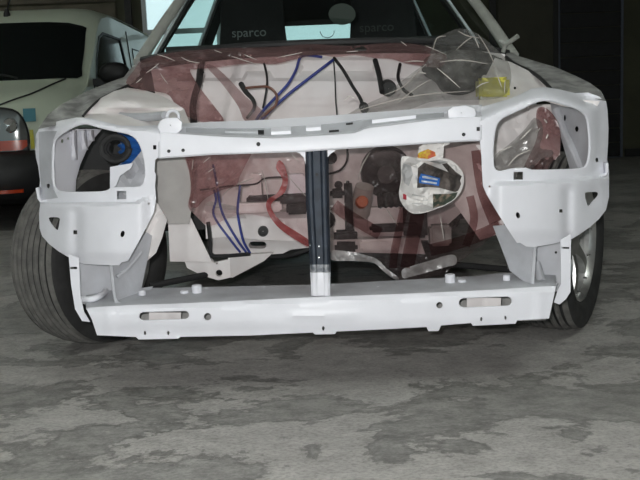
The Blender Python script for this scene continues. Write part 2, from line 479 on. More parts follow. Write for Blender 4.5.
# windscreen follows the skin
def wsmap(u, v):
    # u -1..1, v 0..1 base to top
    y = 6.93 + (7.46 - 6.93) * v; z = 1.055 + (1.505 - 1.055) * v; s = .985 - .03 * v
    n_ = Vector((0, -.62, .78)) * .012
    return Vector((vc + vh * s * math.copysign(abs(u) ** .9, u), y + .35 * .26 * abs(u) ** 3.5, z - .075 * abs(u) ** 7)) + n_
wo = smooth_poly([(-.90, .05), (-.5, -.035), (0, -.06), (.5, -.035), (.90, .05), (.925, .25), (.90, .9), (.86, 1.0), (.5, 1.03), (0, 1.04), (-.5, 1.03), (-.86, 1.0), (-.90, .9), (-.925, .25)], 2)
ws = sheet('windscreen', wo, wsmap, M_vgl, van, thick=.008, step=.12)
for sg in (-.45, .35):
    tube('wiper', [wsmap(sg, -.02) + Vector((0, -.02, .01)), wsmap(sg - .2, .05) + Vector((0, -.02, .01)), wsmap(sg - .5, .03) + Vector((0, -.02, .01))], .008, M_vbl, ws, n=6)
# bonnet edges
bn = [(-.93, 0.02)]
for sg in (-1, 1):
    tube('bonnet_seam', [(vc + sg * vh * t, y + .26 * abs(t) ** 3.5 * (1 if y < 6.3 else .35) + .0, z + .004) for t, y, z in ((.80, 6.93, 1.045), (.74, 6.72, .995), (.66, 6.45, .928), (.56, 6.30, .885), (.42, 6.24, .84))], .006, M_vbl, van, n=6)
# bumper
rows = []
for y, z, k in ((6.10, .54, 1), (6.04, .50, 1), (6.0, .40, 1), (6.02, .28, 1), (6.10, .18, .98)):
    rows.append([(vc + vh * 1.0 * (-1 + 2 * j / 20) * k, y + .42 * abs(-1 + 2 * j / 20) ** 4, z) for j in range(21)])
bp_ = grid('bumper', rows, M_vbl, van, angle=50, thick=.03)
sheet('bumper_reflector', rect(vc + .40, .262, vc + .55, .285), lambda u, v: (u, 6.01 + .42 * abs((u - vc) / vh) ** 4 - .012, v), M_amber, bp_, thick=.01, step=.05)
box('radiator_grille', (vc, 6.14, .60), (.62, .05, .16), M_vbl, van, bevel=.02)
box('undertray', (vc, 8.2, .26), (1.3, 3.8, .06), M_vbl, van)
box('rear_panel', (vc, 10.14, .95), (1.5, .06, 1.4), M_van, van, bevel=.02)
# stickers on the wing, a yellow strip beside the lamp
M_teal = mat('teal_sticker', (.045, .20, .25), .4)
def wing(px, py, Y): return P(px, py, Y)
f = flank(1)
sheet('teal_sticker', [(0, 0), (1, 0), (1, 1), (0, 1)], lambda u, v: Vector(lampmap(.95 + .17 * u, .735 + .09 * v)) + Vector((0, .004, 0)), M_teal, van, thick=.002, step=1)
sheet('yellow_strip', rect(0, 0, 1, 1), lambda u, v: Vector(lampmap(1.03 + .05 * u, .55 + .13 * v)) + Vector((0, -.006, 0)), M_yellow, van, thick=.002, step=1)
sheet('blue_sticker', rect(6.72, .80, 6.86, .87), lambda u, v: Vector(f(u, v)) + Vector((.004, 0, 0)), mat('blue_sticker', (.05, .09, .15), .4), van, thick=.002, step=.1)
# antenna
ab = (-2.50, 7.62, 1.615)
an = revolve('antenna_base', [(.001, .05), (.014, .045), (.026, .01), (.03, -.02)], ab, (0, 0, 1), M_vbl, van, n=14)
tube('antenna_rod', [Vector(ab) + Vector((0, 0, .03)), Vector(ab) + Vector((.075, .16, .36))], .006, M_vbl, an, raw=True, n=6)

# ------------------------------------------------------------------ the stripped car
car = thing('stripped_car', 'white car with its front end stripped to bare painted metal', 'car', (.03, 4.2, 0))
YP = 2.30

# ---- headlamp panels
def y_left(x, y):
    u = max(0, (157 - x) / 120)
    return YP + .05 * u + .15 * u ** 3
def y_right(x, y):
    u = max(0, (x - 484) / 125)
    return YP + .05 * u + .15 * u ** 3
def g(x, c, w): return math.exp(-((x - c) / w) ** 2)
def map_left(x, y):
    Y = y_left(x, y)
    led = interp([(40, 203), (60, 203.5), (110, 204), (136, 203), (150, 197)], x)
    low = sstep(led - 2.2, led + 1.6, y) * (1 - sstep(138, 153, x))
    Y += -.028 * low
    Y += .012 * g(x, 76, 6) * sstep(205, 215, y)                       # upright crease beside the bumper hole
    Y += .010 * g(x, 54, 9) * g(y, 222, 11)                            # dished area round the three-cornered hole
    Y += -.006 * g(x, 110, 14) * sstep(212, 240, y)
    Y += .02 * sstep(250, 268, y)
    Y += .085 * sstep(0, 14, interp([(36, 134), (55, 131), (70, 125), (84, 121), (100, 125), (130, 131), (160, 134)], x) - y) * sstep(38, 52, x)                                    # top turns back
    Y += .012 * sstep(62, 48, x) * sstep(200, 190, y)
    return P(x, y, Y)
def map_right(x, y):
    Y = y_right(x, y)
    led = interp([(500, 184), (530, 183), (572, 180.5), (595, 177)], x)
    low = sstep(led - 2.2, led + 1.6, y) * sstep(488, 502, x)
    Y += -.028 * low
    Y += .012 * g(x, 568, 5) * sstep(183, 193, y)
    Y += .012 * g(x, 592, 9) * g(y, 199, 11)
    Y += .02 * sstep(228, 248, y)
    Y += .085 * sstep(0, 15, interp([(480, 122), (500, 113), (533, 101), (545, 98), (566, 103), (585, 110), (606, 112)], x) - y) * sstep(605, 585, x)
    Y += .012 * sstep(590, 602, x) * sstep(176, 168, y)
    return P(x, y, Y)
open_l = smooth_poly([(53, 152), (54.5, 141), (60, 134.5), (70, 128), (80, 124), (88, 123.5), (100, 127), (118, 131), (129, 133.5), (136, 138), (141, 146), (144.5, 158), (146, 171),
          (144.5, 182), (140, 187.5), (126, 188.5), (113, 188.5), (108, 191), (102, 192.5), (88, 193), (70, 193), (60, 192), (55, 188), (53, 178)], 2)
out_l = [(36, 134), (40, 127), (50, 123.5), (62, 120), (76, 117.5), (90, 118), (105, 122), (120, 125.5), (140, 126), (158, 125), (160, 140), (158, 157.5), (155, 160), (154.5, 172), (156, 174), (155, 186), (156, 199),
         (154, 212), (147.5, 225), (138, 243), (128, 261), (121.5, 262.5), (119, 265.5), (104, 265), (84, 264), (76, 261), (68, 257), (58, 251), (49, 244), (42, 236), (39.5, 228), (39, 214), (40, 205), (39, 192), (40, 180), (38, 166), (36, 158), (35, 148)]
pl = sheet('headlamp_panel', out_l, map_left, [M_white, M_prim], car, step=2.8, thick=.003, regions=[([(38.5, 132), (46, 131), (57, 131), (53, 140), (51.5, 152), (51.5, 178), (53.5, 189), (58, 198), (42, 200), (41, 184), (39.5, 166)], 1)],
   holes=[open_l, smooth_poly([(48.5, 218), (54, 217.2), (59.3, 218), (59.5, 222), (58, 229.5), (56, 229.3), (51.5, 224)], 2), rect(73.3, 230.3, 77.2, 234.3), circ(122.5, 234, 2.1, 10, 3.4, .3), circ(148.8, 204, 1.2, 8),
          rect(117, 191, 126.3, 199.3), circ(48.3, 186, 1.7, 8, 2.4), rect(153.0, 145.2, 156.3, 149.5)])
open_r = smooth_poly([(492.5, 150), (493.5, 137), (496, 125), (502, 117.5), (512, 112.5), (523, 107.5), (533, 102.5), (544, 99.8), (555, 101), (566, 104.5), (578, 108.5), (585.5, 114.5), (588.5, 124),
          (590, 140), (589.5, 155), (587, 165), (581, 169.3), (560, 170.5), (532, 171), (526, 169), (510, 170), (502, 172), (496, 171.2), (493, 165)], 2)
out_r = [(480, 124), (481, 107), (492, 104), (506, 100), (520, 94.5), (532, 88.5), (545, 87), (560, 89.5), (575, 93), (588, 92.5), (598, 96), (606, 101), (607.5, 110), (608.5, 128), (608, 145), (607, 160), (609, 170), (609, 186), (609, 197), (606, 210), (599, 219), (590, 227), (580, 234), (570, 240),
         (552, 244), (534, 247), (526, 246.5), (520, 242.8), (517, 243), (507, 228), (497, 212), (487, 195), (483, 186), (482, 170), (481.5, 156), (480, 141.5)]
pr = sheet('headlamp_panel', out_r, map_right, M_white, car, step=2.8, thick=.003,
   holes=[open_r, smooth_poly([(585, 193), (591, 192), (597.5, 192.3), (597.5, 196), (592, 202), (588.5, 206), (586.6, 203)], 2), rect(559.3, 209.3, 562.7, 212.7), circ(518, 215.3, 2.1, 10, 3.2, -.3), circ(489.7, 186.5, 1.2, 8),
          rect(513.5, 171.8, 523, 179.6), circ(597, 160, 1.6, 8, 2.4)])
# rolled lips round the lamp openings
for lp, mp_, pan in ((open_l, map_left, pl), (open_r, map_right, pr)):
    tube('opening_lip', [mp_(x, y) + Vector((0, .004, 0)) for x, y in lp], .0035, M_white, pan, raw=True, closed=True, n=6)
# outer return flanges
def flange(pts_px, mapf, depth, parent, sgn):
    rows = []
    for x, y in pts_px:
        p = mapf(x, y); rows.append([p, p + Vector((sgn * .003, depth * .5, 0)), p + Vector((-sgn * .004, depth, 0))])
    return grid('side_flange', rows, M_prim, parent, thick=.002)
flange([(36, 134), (35, 148), (38, 166), (40, 180), (39, 192), (40, 205)], map_left, .07, pl, -1)
flange([(606, 101), (608.5, 128), (608, 145), (607, 160), (609, 170)], map_right, .07, pr, 1)
# little L-shaped wing brackets
def lbracket(pts, Y, parent):
    rows = [[P(x, y, Y), P(x, y, Y) + Vector((0, .035, 0))] for x, y in pts]
    return grid('wing_bracket', rows, M_white, parent, thick=.004)
lbracket([(35.5, 188), (37.5, 199), (40, 202.5), (56, 201)], 2.46, pl)
lbracket([(608.5, 163), (608.5, 173), (605, 176.5), (588, 176.2)], 2.46, pr)

# ---- upper crossbar: swept profile
top = [(150, 126), (165, 126), (183, 123.5), (210, 121.8), (240, 121), (270, 119.5), (300, 117.5), (330, 115.5), (360, 113.3), (400, 110.2), (440, 107), (470, 105.5), (492, 104)]
gtp = [(150, 129), (165, 129), (183, 127.5), (210, 128.3), (240, 128.8), (270, 128), (300, 126.3), (330, 124), (360, 120.5), (400, 116.2), (440, 112.5), (470, 112), (492, 112)]
gbt = [(150, 132), (165, 132), (183, 133), (210, 135), (240, 136.3), (262, 137), (275, 137.3), (300, 135.8), (330, 134), (355, 132), (368, 127), (400, 123.2), (440, 118), (470, 116), (492, 116)]
bot = [(150, 159), (158, 158.5), (165, 158.2), (183, 157), (210, 155), (240, 154), (270, 153), (300, 152), (330, 150), (360, 148), (400, 145.5), (440, 142.8), (470, 141.3), (484, 141)]
rows = []
xs = [158 + i * (482 - 158) / 84 for i in range(85)]
for x in xs:
    cy = 0.0 - .012 * (1 - ((x - 320) / 170) ** 2)
    a, b, c, d = interp(top, x), interp(gtp, x), interp(gbt, x), interp(bot, x)
    Yf = YP + cy
    rows.append([P(x, a + 6, Yf + .16), P(x, a + .6, Yf + .118), P(x, a, Yf + .11), P(x, b - .5, Yf + .075), P(x, b, Yf + .078), P(x, c - 1.2, Yf + .040), P(x, c, Yf + .018), P(x, c + 1.2, Yf + .006), P(x, (c + d) / 2, Yf - .001),
                 P(x, d - 1.5, Yf), P(x, d, Yf + .004), P(x, d - 2, Yf + .05)])
cb = grid('upper_crossbar', rows, M_white, car, angle=28, thick=.003)
# grey recess lining and raised pads in it
rows = []
for x in [186 + i * (444 - 186) / 50 for i in range(51)]:
    b, c = interp(gtp, x), interp(gbt, x)
    rows.append([P(x, b, YP - .012 * (1 - ((x - 320) / 170) ** 2) + .0765), P(x, (b + c - 1.2) / 2, YP - .012 * (1 - ((x - 320) / 170) ** 2) + .0575), P(x, c - .9, YP - .012 * (1 - ((x - 320) / 170) ** 2) + .033)])
grid('crossbar_recess', rows, M_prim, cb, angle=60)
def pad(x0, x1, f0, f1, m=M_white, lift=.006, nm='raised_pad'):
    rows = []
    for i in range(9):
        x = x0 + (x1 - x0) * i / 8; b, c = interp(gtp, x), interp(gbt, x); e = 1.5 if i in (0, 8) else 0
        def q(f, l):
            Y = YP - .012 * (1 - ((x - 320) / 170) ** 2) + .0765 + (.033 - .0765) * f
            return P(x, b + (c - .9 - b) * f, Y) + Vector((0, -.4 * l, l))
        rows.append([q(f0, -.001), q(f0 + .08, lift), q(f1 - .08, lift), q(f1, -.001)])
    return grid(nm, rows, m, cb, angle=25)
pad(271, 291, .15, .8); pad(306, 321, .15, .6); pad(372, 416, .15, .65, lift=.007); pad(225, 258, .3, .65, lift=.003, m=M_prim)
pad(329, 339, .7, .95, M_black, .002, 'slot_hole'); pad(346, 353, .1, .3, M_black, .002, 'slot_hole'); pad(258, 264, .2, .85, M_black, .001, 'slot_hole')
# raised bosses at either end
def boss(pts, Yb, h):
    cx = sum(p[0] for p in pts) / len(pts); cy = sum(p[1] for p in pts) / len(pts)
    rows = []
    for k, (s, l) in enumerate(((1.0, .03), (1.0, -.004), (.93, -.010), (.6, -.012), (.05, -.012))):
        rows.append([P(cx + (x - cx) * s, cy + (y - cy) * s, Yb + l) for x, y in pts])
    return grid('end_boss', rows, M_white, cb, closed=True, angle=50)
boss([(157, 127), (160, 120.5), (166, 117.5), (178, 117.5), (182.5, 122), (182, 130), (178, 133.5), (160, 134.5)], YP + .02, .02)
boss([(447, 110.5), (452, 106.5), (466, 105), (475, 108), (477, 114), (474, 119.5), (452, 121.5), (448, 118)], YP + .02, .02)
# round holes in the front face
def dot(x, y, r, m=M_black, Y=YP - .0035, ry=None, nm='bolt_hole', par=None):
    c = P(x, y, Y); rp = r * Y / F; ryp = (ry or r) * Y / F
    rows = [[c + Vector((math.cos(a) * rp * s, d, math.sin(a) * ryp * s)) for a in [2 * PI * k / 12 for k in range(12)]] for s, d in ((1.05, .004), (1.0, 0), (.01, .0005))]
    return grid(nm, rows, m, par or cb, closed=True)
for x, y, r in ((168.7, 151.2, 1.7), (183, 150.3, 1.7), (258.3, 144.2, 2.0), (463.8, 134.5, 1.8)): dot(x, y, r, Y=YP - .012 * (1 - ((x - 320) / 170) ** 2) - .0035)
sheet('bolt_hole', rect(476.6, 127, 479.8, 131), lambda u, v: P(u, v, YP - .0035), M_black, cb, thick=.002, step=3)
# tow ring and the round lip above the left lamp
c = P(173, 116.5, 2.40)
tube('tow_ring', [c + Vector((math.cos(a) * .0155, 0, math.sin(a) * .0155)) for a in [2 * PI * k / 16 for k in range(16)]], .0045, M_white, cb, raw=True, closed=True, n=8)
tube('wing_top_tube', [P(118, 116, 2.62), P(132, 117, 2.55), P(150, 117, 2.47), P(165, 115.5, 2.41)], .0115, M_prim, car, n=10)

# ---- lower crossbeam
ltop = [(84, 308), (127, 305.3), (180, 303.6), (237, 301), (312, 297.3), (332, 296.7), (400, 294), (480, 290.6), (532, 287.3), (556, 286)]
lrear = [(84, 292), (112, 289.5), (140, 288), (180, 287.5), (250, 286), (312, 284.6), (331, 284), (400, 280), (480, 275.8), (495, 273.5), (530, 272), (556, 272)]
front = [(86, 308)] + [(x, interp(ltop, x)) for x in range(100, 556, 12)] + [(556, 286.2), (552.5, 303), (549, 318.5), (533, 319.5), (517, 320.5), (515.5, 323.7), (473, 325.8), (471, 323), (441, 325.5), (438.5, 331), (428.5, 331.3), (426.5, 327), (380, 329.5), (336.5, 331.5), (335, 334), (315, 334.5), (313, 332.5),
         (250, 335.5), (180.5, 336.8), (178.5, 338.6), (138.5, 339.5), (136, 337), (97, 335.3), (92, 320)]
def map_beam(x, y):
    t = interp(ltop, x)
    Y = YP - .035 + .012 * (abs(x - 320) / 230) ** 2
    Y += .012 * sstep(5, 0, y - t)
    Y += -.006 * g(y, 315 - (x - 300) * .02, 2.2) * sstep(280, 300, x) * sstep(372, 352, x)
    Y += .010 * sstep(320, 335, y) - .006 * g(x, 110, 4) - .005 * g(x, 540, 4)
    return P(x, y, Y)
sl_l = slot(138, 311.5, 190, 321.3, -1.2); sl_r = slot(458, 297.5, 513, 308.5, -1.6)
lb = sheet('lower_crossbeam', front, map_beam, M_white, car, step=4.5, thick=.003,
   holes=[sl_l, sl_r, circ(207.6, 316.7, 3.7, 14), circ(439.5, 305.3, 3.2, 14), slot(143.6, 331, 146.2, 335.4) and circ(145, 333, 1.2, 8, 2.2), circ(168.3, 333, 1.2, 8, 2.2), circ(323.3, 328.3, 1.3, 8, 2.4), circ(481.4, 319.2, 1.2, 8, 2.2), circ(505.5, 317.8, 1.2, 8, 2.2)])
rows = []
for x in [86 + i * (556 - 86) / 70 for i in range(71)]:
    t, r_ = interp(ltop, x), interp(lrear, x)
    Yf = YP - .035 + .012 * (abs(x - 320) / 230) ** 2 + .012
    rows.append([P(x, t + .8, Yf), P(x, t - .4, Yf + .006), P(x, t + (r_ - t) * .35, Yf + .065), P(x, t + (r_ - t) * .7, Yf + .125), P(x, r_, Yf + .18), P(x, r_ + 4, Yf + .184)])
lt = grid('beam_top_plate', rows, M_prim, lb, angle=30, thick=.003)
rows = []
for x in [100 + i * (546 - 100) / 20 for i in range(21)]:
    rows.append([P(x, interp(lrear, x) + 4, YP + .155), P(x, 322 - (x - 320) * .03, YP + .15), P(x, 327 - (x - 320) * .03, YP + .02)])
grid('beam_inner_web', rows, M_grey, lb, angle=30, thick=.003)
for i, (x, y, r, h) in enumerate(((184.5, 292.5, .0115, .011), (196.8, 287.5, .0135, .013), (450, 276.8, .0135, .013), (462, 281.4, .0115, .011))):
    c = P(x, y + 2, 2.40); revolve('top_stud', [(.001, h), (r * .85, h), (r, h * .85), (r, -.012)], c, (0, 0, 1), M_white, lt, n=18)
for x, y, r in ((157, 297.5, .011), (142, 290.5, .010), (488.5, 283.5, .012), (506.5, 275.5, .010), (378, 287, .004), (296, 293, .004), (237, 300, .008)):
    c = P(x, y + 1, 2.385); revolve('top_stud', [(.001, .004), (r * .8, .004), (r, .001), (r, -.01)], c, (0, 0, 1), M_white, lt, n=14)
# brackets seen through the long slots
for x0, x1, y0, y1 in ((149, 181, 312.5, 320), (467, 501, 298, 307)):
    b_ = sheet('slot_bracket', rect(x0, y0, x1, y1), lambda u, v: P(u, v, YP + .0 - .0 + .012 * g(u, (x0 + x1) / 2, 9)), M_bay, lb, thick=.004, step=4)
for sl in (sl_l, sl_r):
    tube('slot_lip', [map_beam(x, y) + Vector((0, .003, 0)) for x, y in sl], .003, M_white, lb, raw=True, closed=True, n=6)

# ---- uprights between the beam and the lamp panels
def flat(pts, Yf, m, nm, parent=car, thick=.003, step=6, holes=()):
    yf = Yf if callable(Yf) else (lambda u, v: Yf)
    return sheet(nm, pts, lambda u, v: P(u, v, yf(u, v)), m, parent, thick=thick, step=step, holes=holes)
flat([(111, 262), (127, 258), (146, 232), (152, 236), (149, 252), (141.5, 288), (153, 286.5), (150, 292), (119, 304), (115.5, 300), (113, 283)], lambda u, v: 2.33 + .12 * (u - 111) / 40, M_prim, 'gusset_plate')
tube('weld_flange', [P(111, 262, 2.33), P(113, 283, 2.33), P(115.8, 300, 2.325), P(120, 304, 2.32)], .005, M_prim, car)
tube('weld_flange', [P(117, 277, 2.335), P(128, 268, 2.36), P(141, 252, 2.40)], .006, M_prim, car)
flat([(77, 258), (112, 258), (116, 303), (80, 304)], lambda u, v: 2.42 + .04 * (u - 77) / 35, M_prim, 'bumper_mount_plate')
flat([(68.5, 254), (79, 258), (80.5, 296), (84, 312), (90, 322), (82, 321), (75, 309), (71, 284)], 2.345, M_white, 'outer_upright', holes=[rect(70, 266.8, 77, 269.2)])
tube('towing_eye_tube', [P(81, 299, 2.37), P(90, 299.5, 2.345), P(99, 296.5, 2.36), P(106, 291, 2.42)], .0085, M_white, car, n=10)
flat([(86, 303), (116, 301), (127, 305.5), (86, 308.5)], lambda u, v: 2.29 + .09 * (308 - v) / 7, M_prim, 'beam_end_plate')
flat([(493, 226), (508, 225), (517, 240), (537, 242), (534.5, 262), (532.5, 285), (526, 283), (510, 271), (503, 252)], lambda u, v: 2.45 - .12 * (u - 493) / 42, M_prim, 'gusset_plate')
tube('weld_flange', [P(535, 243, 2.33), P(534, 262, 2.33), P(532.5, 284, 2.325)], .005, M_prim, car)
flat([(533, 240), (563, 236), (563, 292), (533, 290)], lambda u, v: 2.45 - .03 * (u - 533) / 30, M_prim, 'bumper_mount_plate', holes=[circ(556, 252.5, 1.4, 8)])
tube('towing_eye_tube', [P(537, 262, 2.41), P(539, 272, 2.40), P(541, 282, 2.38)], lambda t: .008 + .006 * t, M_prim, car, n=10)
flat([(531, 285), (532, 281), (558, 283), (556, 287)], lambda u, v: 2.30 + .08 * (287 - v) / 6, M_white, 'beam_end_plate')
flat([(560.5, 240), (571, 234), (570.5, 292), (566, 299), (559.5, 304.5), (554, 302.5), (558, 290), (561, 284)], 2.345, M_white, 'outer_upright', holes=[rect(561.6, 247, 569.5, 248.8)])

# ---- black centre strut
st = [(304.5, 150), (306, 200), (310.5, 260), (311.5, 296), (330, 296), (329.5, 255), (328.5, 200), (327.5, 149)]
rows = []
ts = [(0, .012), (.05, .010), (.09, .0), (.13, -.008), (.17, -.010), (.23, -.010), (.27, -.007), (.31, 0), (.35, .001), (.65, .001), (.70, 0), (.74, -.007), (.78, -.010), (.84, -.010), (.88, -.008), (.92, 0), (.96, .010), (1, .012)]
for i in range(75):
    y = 150 + 146 * i / 74
    l = interp([(150, 305), (200, 306.5), (260, 310.3), (296, 311.5)], y); r_ = interp([(150, 327.5), (200, 328.5), (260, 329.6), (296, 330)], y)
    rows.append([P(l + (r_ - l) * t, y, 2.305 + d * (1 - .8 * sstep(262, 285, y)) - .02 * sstep(150, 296, y)) for t, d in ts])
cs = grid('centre_strut', rows, [M_blkgl, M_white, mat('oversprayed_black', (.30, .31, .33), .5, color2=(.10, .11, .13), scale=60)], car, angle=25, thick=.003)
for f in cs.data.polygons:
    k = f.index // (len(ts) - 1)
    f.material_index = 1 if k > 61 else (2 if k > 57 else 0)
tag(cs, 'black pressed strut with white painted foot')
for x0, x1 in ((291, 310), (321, 336)):
    s = 1 if x0 < 300 else -1
    a = x0 if s > 0 else x1; b = x1 if s > 0 else x0
    flat([(a, 150.5), (b, 149.5), (b, 162), (b - s * 4, 166), (b - s * 6, 158), (b - s * 10, 153.5)], 2.312, M_white, 'strut_gusset', cs)
dot(316.8, 174.5, 1.6, Y=2.30, nm='bolt_hole', par=cs); dot(319.8, 268.6, 2.5, Y=2.287, nm='bolt_hole', par=cs)
for x, y in ((310.5, 245), (319, 246), (319, 257), (327.5, 243)): dot(x, y, .9, M_chrome, Y=2.285, nm='rivet', par=cs)

# ---- wing rails, inner wings, strut towers
def ramp_y(y0, Y0_, y1, Y1_): return lambda u, v: Y0_ + (Y1_ - Y0_) * (v - y0) / (y1 - y0)
def rough_map(f, amp, s, z): return lambda u, v: P(u, v, f(u, v) + amp * fbm(u, v, s, z) + .5 * amp * fbm(u + v, v * 2.2, s * 2.2, z))
rail_l = [(38, 129), (48, 114.5), (62, 104), (85, 92), (110, 82), (124, 77), (131, 68), (139, 60), (144, 64), (134, 82), (115, 92), (101, 98.5), (91, 107), (84, 116), (88, 122), (76, 122), (58, 125)]
fr_l = sheet('wing_rail', rail_l, rough_map(ramp_y(128, 2.43, 62, 3.2), .025, .07, 1.0), M_grey, car, step=4, thick=.004)
tube('rail_seam', [P(83, 116, 2.50), P(91, 107, 2.60), P(101, 98.5, 2.70), P(115, 91.5, 2.80), P(128, 85, 2.88)], .0035, M_black, fr_l, n=6)
iw_l = [(84, 117), (91, 107), (101, 98), (114, 91), (128, 87.5), (144, 90), (160, 95), (172, 101), (184, 109), (190, 124), (160, 131), (130, 131), (118, 129.5), (100, 125)]
def iwl(u, v):
    Y = 2.42 + (128 - v) / 40 * .42
    return P(u, v, Y - .11 * g(u, 124, 24) * g(v, 100, 8) + .045 * g(v, 112.5 - (u - 110) * .03, 2.5))
sheet('inner_wing', iw_l, iwl, M_bay, car, step=3.5, thick=.003)
rail_r = [(606, 101), (601, 91), (590, 83), (575, 75.5), (555, 67), (535, 61), (518, 56), (509, 50), (505, 56), (512, 63), (527, 70), (540, 78), (548, 86), (560, 91), (580, 95), (596, 99)]
fr_r = sheet('wing_rail', rail_r, rough_map(ramp_y(101, 2.45, 52, 3.2), .02, .07, 5.0), M_grey, car, step=4, thick=.004)
tube('rail_seam', [P(506, 57, 3.05), P(515, 64, 2.95), P(528, 70, 2.85), P(540, 78, 2.72), P(550, 88, 2.58)], .0055, M_black, fr_r, n=6)
iw_r = [(560, 100), (552, 88), (540, 78), (527, 70), (511, 62), (495, 58), (484, 80), (478, 110), (506, 108), (533, 100)]
sheet('inner_wing', iw_r, lambda u, v: P(u, v, 2.47 + (106 - v) / 44 * .45 - .025 * g(u - v * .6, 470, 8)), M_bay, car, step=3.5, thick=.003, holes=[circ(515, 88, 1.4, 8)])
# wing side seen inside the lamp openings
iv_l = [(52, 129), (102, 129), (95, 137), (87, 149), (80, 165), (76, 180), (75, 196), (56, 195), (50, 188), (50, 150)]
def ivl(u, v):
    return P(u, v, 2.50 + (u - 52) / 50 * .22)
wl = sheet('wing_liner', iv_l, ivl, M_white, car, step=2.6, thick=.003, holes=[circ(62, 141, 1.3, 8, 2.2), circ(68, 138.5, 1.0, 8, 1.3)])
for x0, y1_ in ((73.5, 160), (83, 150), (90.5, 141)):
    rows = []
    for i in range(8):
        t = i / 7; v = 130 + (y1_ - 130) * t; u = x0 + (v - 130) * (.03 if x0 < 75 else .1)
        a = Vector(ivl(u - 2.6, v)); b = Vector(ivl(u + 2.6, v)); m_ = Vector(ivl(u, v)) + Vector((.004, -.016 * math.sin(PI * min(1, .25 + t * .8)), 0))
        rows.append([a, a.lerp(m_, .7), m_, b.lerp(m_, .6), b])
    grid('pressed_rib', rows, M_white, wl, angle=20, thick=.002)
iv_r = [(594, 108), (592, 172), (571, 172), (566, 155), (562, 140), (557, 126), (552, 112), (550, 100), (575, 104)]
wr_ = sheet('wing_liner', iv_r, lambda u, v: P(u, v, 2.52 + (594 - u) / 44 * .22 ), M_prim, car, step=3, thick=.003, holes=[circ(577, 129, 2.0, 6, 3.0), circ(565, 118, 1.1, 8, 3.2)])
tube('pressed_rib', [P(556, 110, 2.70), P(564, 130, 2.66), P(573, 150, 2.62), P(582, 172, 2.58)], .012, M_prim, wr_, n=10)
flat([(540, 97), (600, 101), (594, 112), (562, 106), (545, 101)], 2.47, M_bay, 'lamp_roof_plate')
# bracket and grey apron in the left opening
flat([(110, 167), (121, 165), (133, 163), (131, 168), (120, 176), (116, 186), (110, 190)], 2.45, M_white, 'lamp_bracket')
flat([(112, 190), (122, 172), (134, 160), (142, 150), (150, 150), (152, 203), (112, 203)], lambda u, v: 2.52 + .02 * fbm(u, v, .12), M_prim, 'apron_plate')
# light coloured plates inside the bay
flat([(150, 150), (196, 150), (193, 200), (189, 224), (168, 224), (156, 206), (150, 200)], lambda u, v: 2.58 + .03 * (u - 150) / 46, M_beige, 'bay_side_plate')
flat([(146, 196), (158, 204), (167, 220), (162, 238), (156, 253), (147, 261), (140, 262), (146, 240)], lambda u, v: 2.44 + .03 * g(u - (v - 205) * -.25, 160, 8), M_bay, 'rail_end')
flat([(168, 221), (176, 213.5), (186, 211), (191, 218), (212, 262), (170, 261.5)], lambda u, v: 2.66 - .01 * g(u, 190, 6), M_bay, 'tower_plate')
# right bay side
flat([(440, 150), (490, 140), (500, 200), (505, 232), (480, 240), (452, 200)], lambda u, v: 2.70 - .08 * (u - 440) / 60, M_bay, 'bay_side_plate')
flat([(492, 105), (560, 104), (560, 184), (490, 184)], lambda u, v: 2.78 + .03 * fbm(u, v, .05), M_bay, 'tower_plate')

# ---- suspension, subframe
arm = sheet('wishbone', [(184.5, 261), (211, 259.5), (214, 263), (230, 259), (231, 277.5), (218, 280.3), (202, 275.5), (187, 268)], lambda u, v: P(u, v, 2.72 - .012 * g(u, 208, 10)), M_bay, car, thick=.02, step=4, holes=[circ(219, 273.2, 3.4, 12), circ(217, 263.5, 1, 6)])
flat([(228, 256), (273, 253), (264, 261), (232, 278), (230, 276)], lambda u, v: 2.72 + .1 * (u - 228) / 45, M_bay, 'wishbone_arm', thick=.03)
def xm(u, v): return P(u, v, 2.86 + .02 * sstep(240, 252, v) - .012 * g(v, 238, 1.5))
sub = sheet('subframe', [(208, 238), (228, 235.5), (262, 238.5), (300, 240), (330, 240), (420, 238), (425, 254), (330, 252), (311, 247.5), (291, 249.5), (283, 253.5), (262, 255), (232, 257), (208, 256)], xm, M_bay, car, thick=.06, step=5,
    holes=[slot(248.6, 241.6, 266.5, 248.6)])
tube('subframe_shade_tube', [P(262, 256, 2.95), P(285, 255, 2.93), P(298, 252, 2.92), P(318, 245, 2.92)], .012, M_black, car)  # black tube stands in for the shadow along the subframe's lower edge
tube('drive_shaft', [P(150, 286, 2.62), P(200, 276, 2.7), P(232, 270, 2.8)], .010, M_black, car, n=10)
tube('drive_shaft', [P(515, 270, 2.66), P(470, 266, 2.75), P(420, 262, 2.85)], .010, M_black, car, n=10)

# ---- gearbox / block behind the plastic (painted white) and bulkhead
blk = flat([(205, 205), (230, 210), (292, 212), (330, 212), (330, 242), (262, 240), (228, 236.5), (206, 239)], lambda u, v: 2.84 - .03 * g(u, 262, 18) + .03 * g(v, 213, 3), M_bay, 'gearbox_case', thick=.12)
revolve('casing_port', [(.001, .004), (.010, .004), (.011, -.006), (.016, -.006), (.017, .01)], P(263, 231.5, 2.80), (0, 1, 0), M_black, blk, n=16)
for (x0, y0, x1, y1, Yq, m) in ((246, 197, 310, 203, 2.80, M_black), (286, 204, 308, 214, 2.78, M_rub), (236, 204, 282, 212, 2.76, M_bay), (249, 174, 262, 200, 2.84, M_bay), (284, 175, 306, 196, 2.86, M_white)):
    p0, p1 = P(x0, y0, Yq), P(x1, y1, Yq)
    box('engine_block_detail', ((p0.x + p1.x) / 2, Yq + .03, (p0.z + p1.z) / 2), (abs(p1.x - p0.x), .06, abs(p1.z - p0.z)), m, blk, bevel=.006)
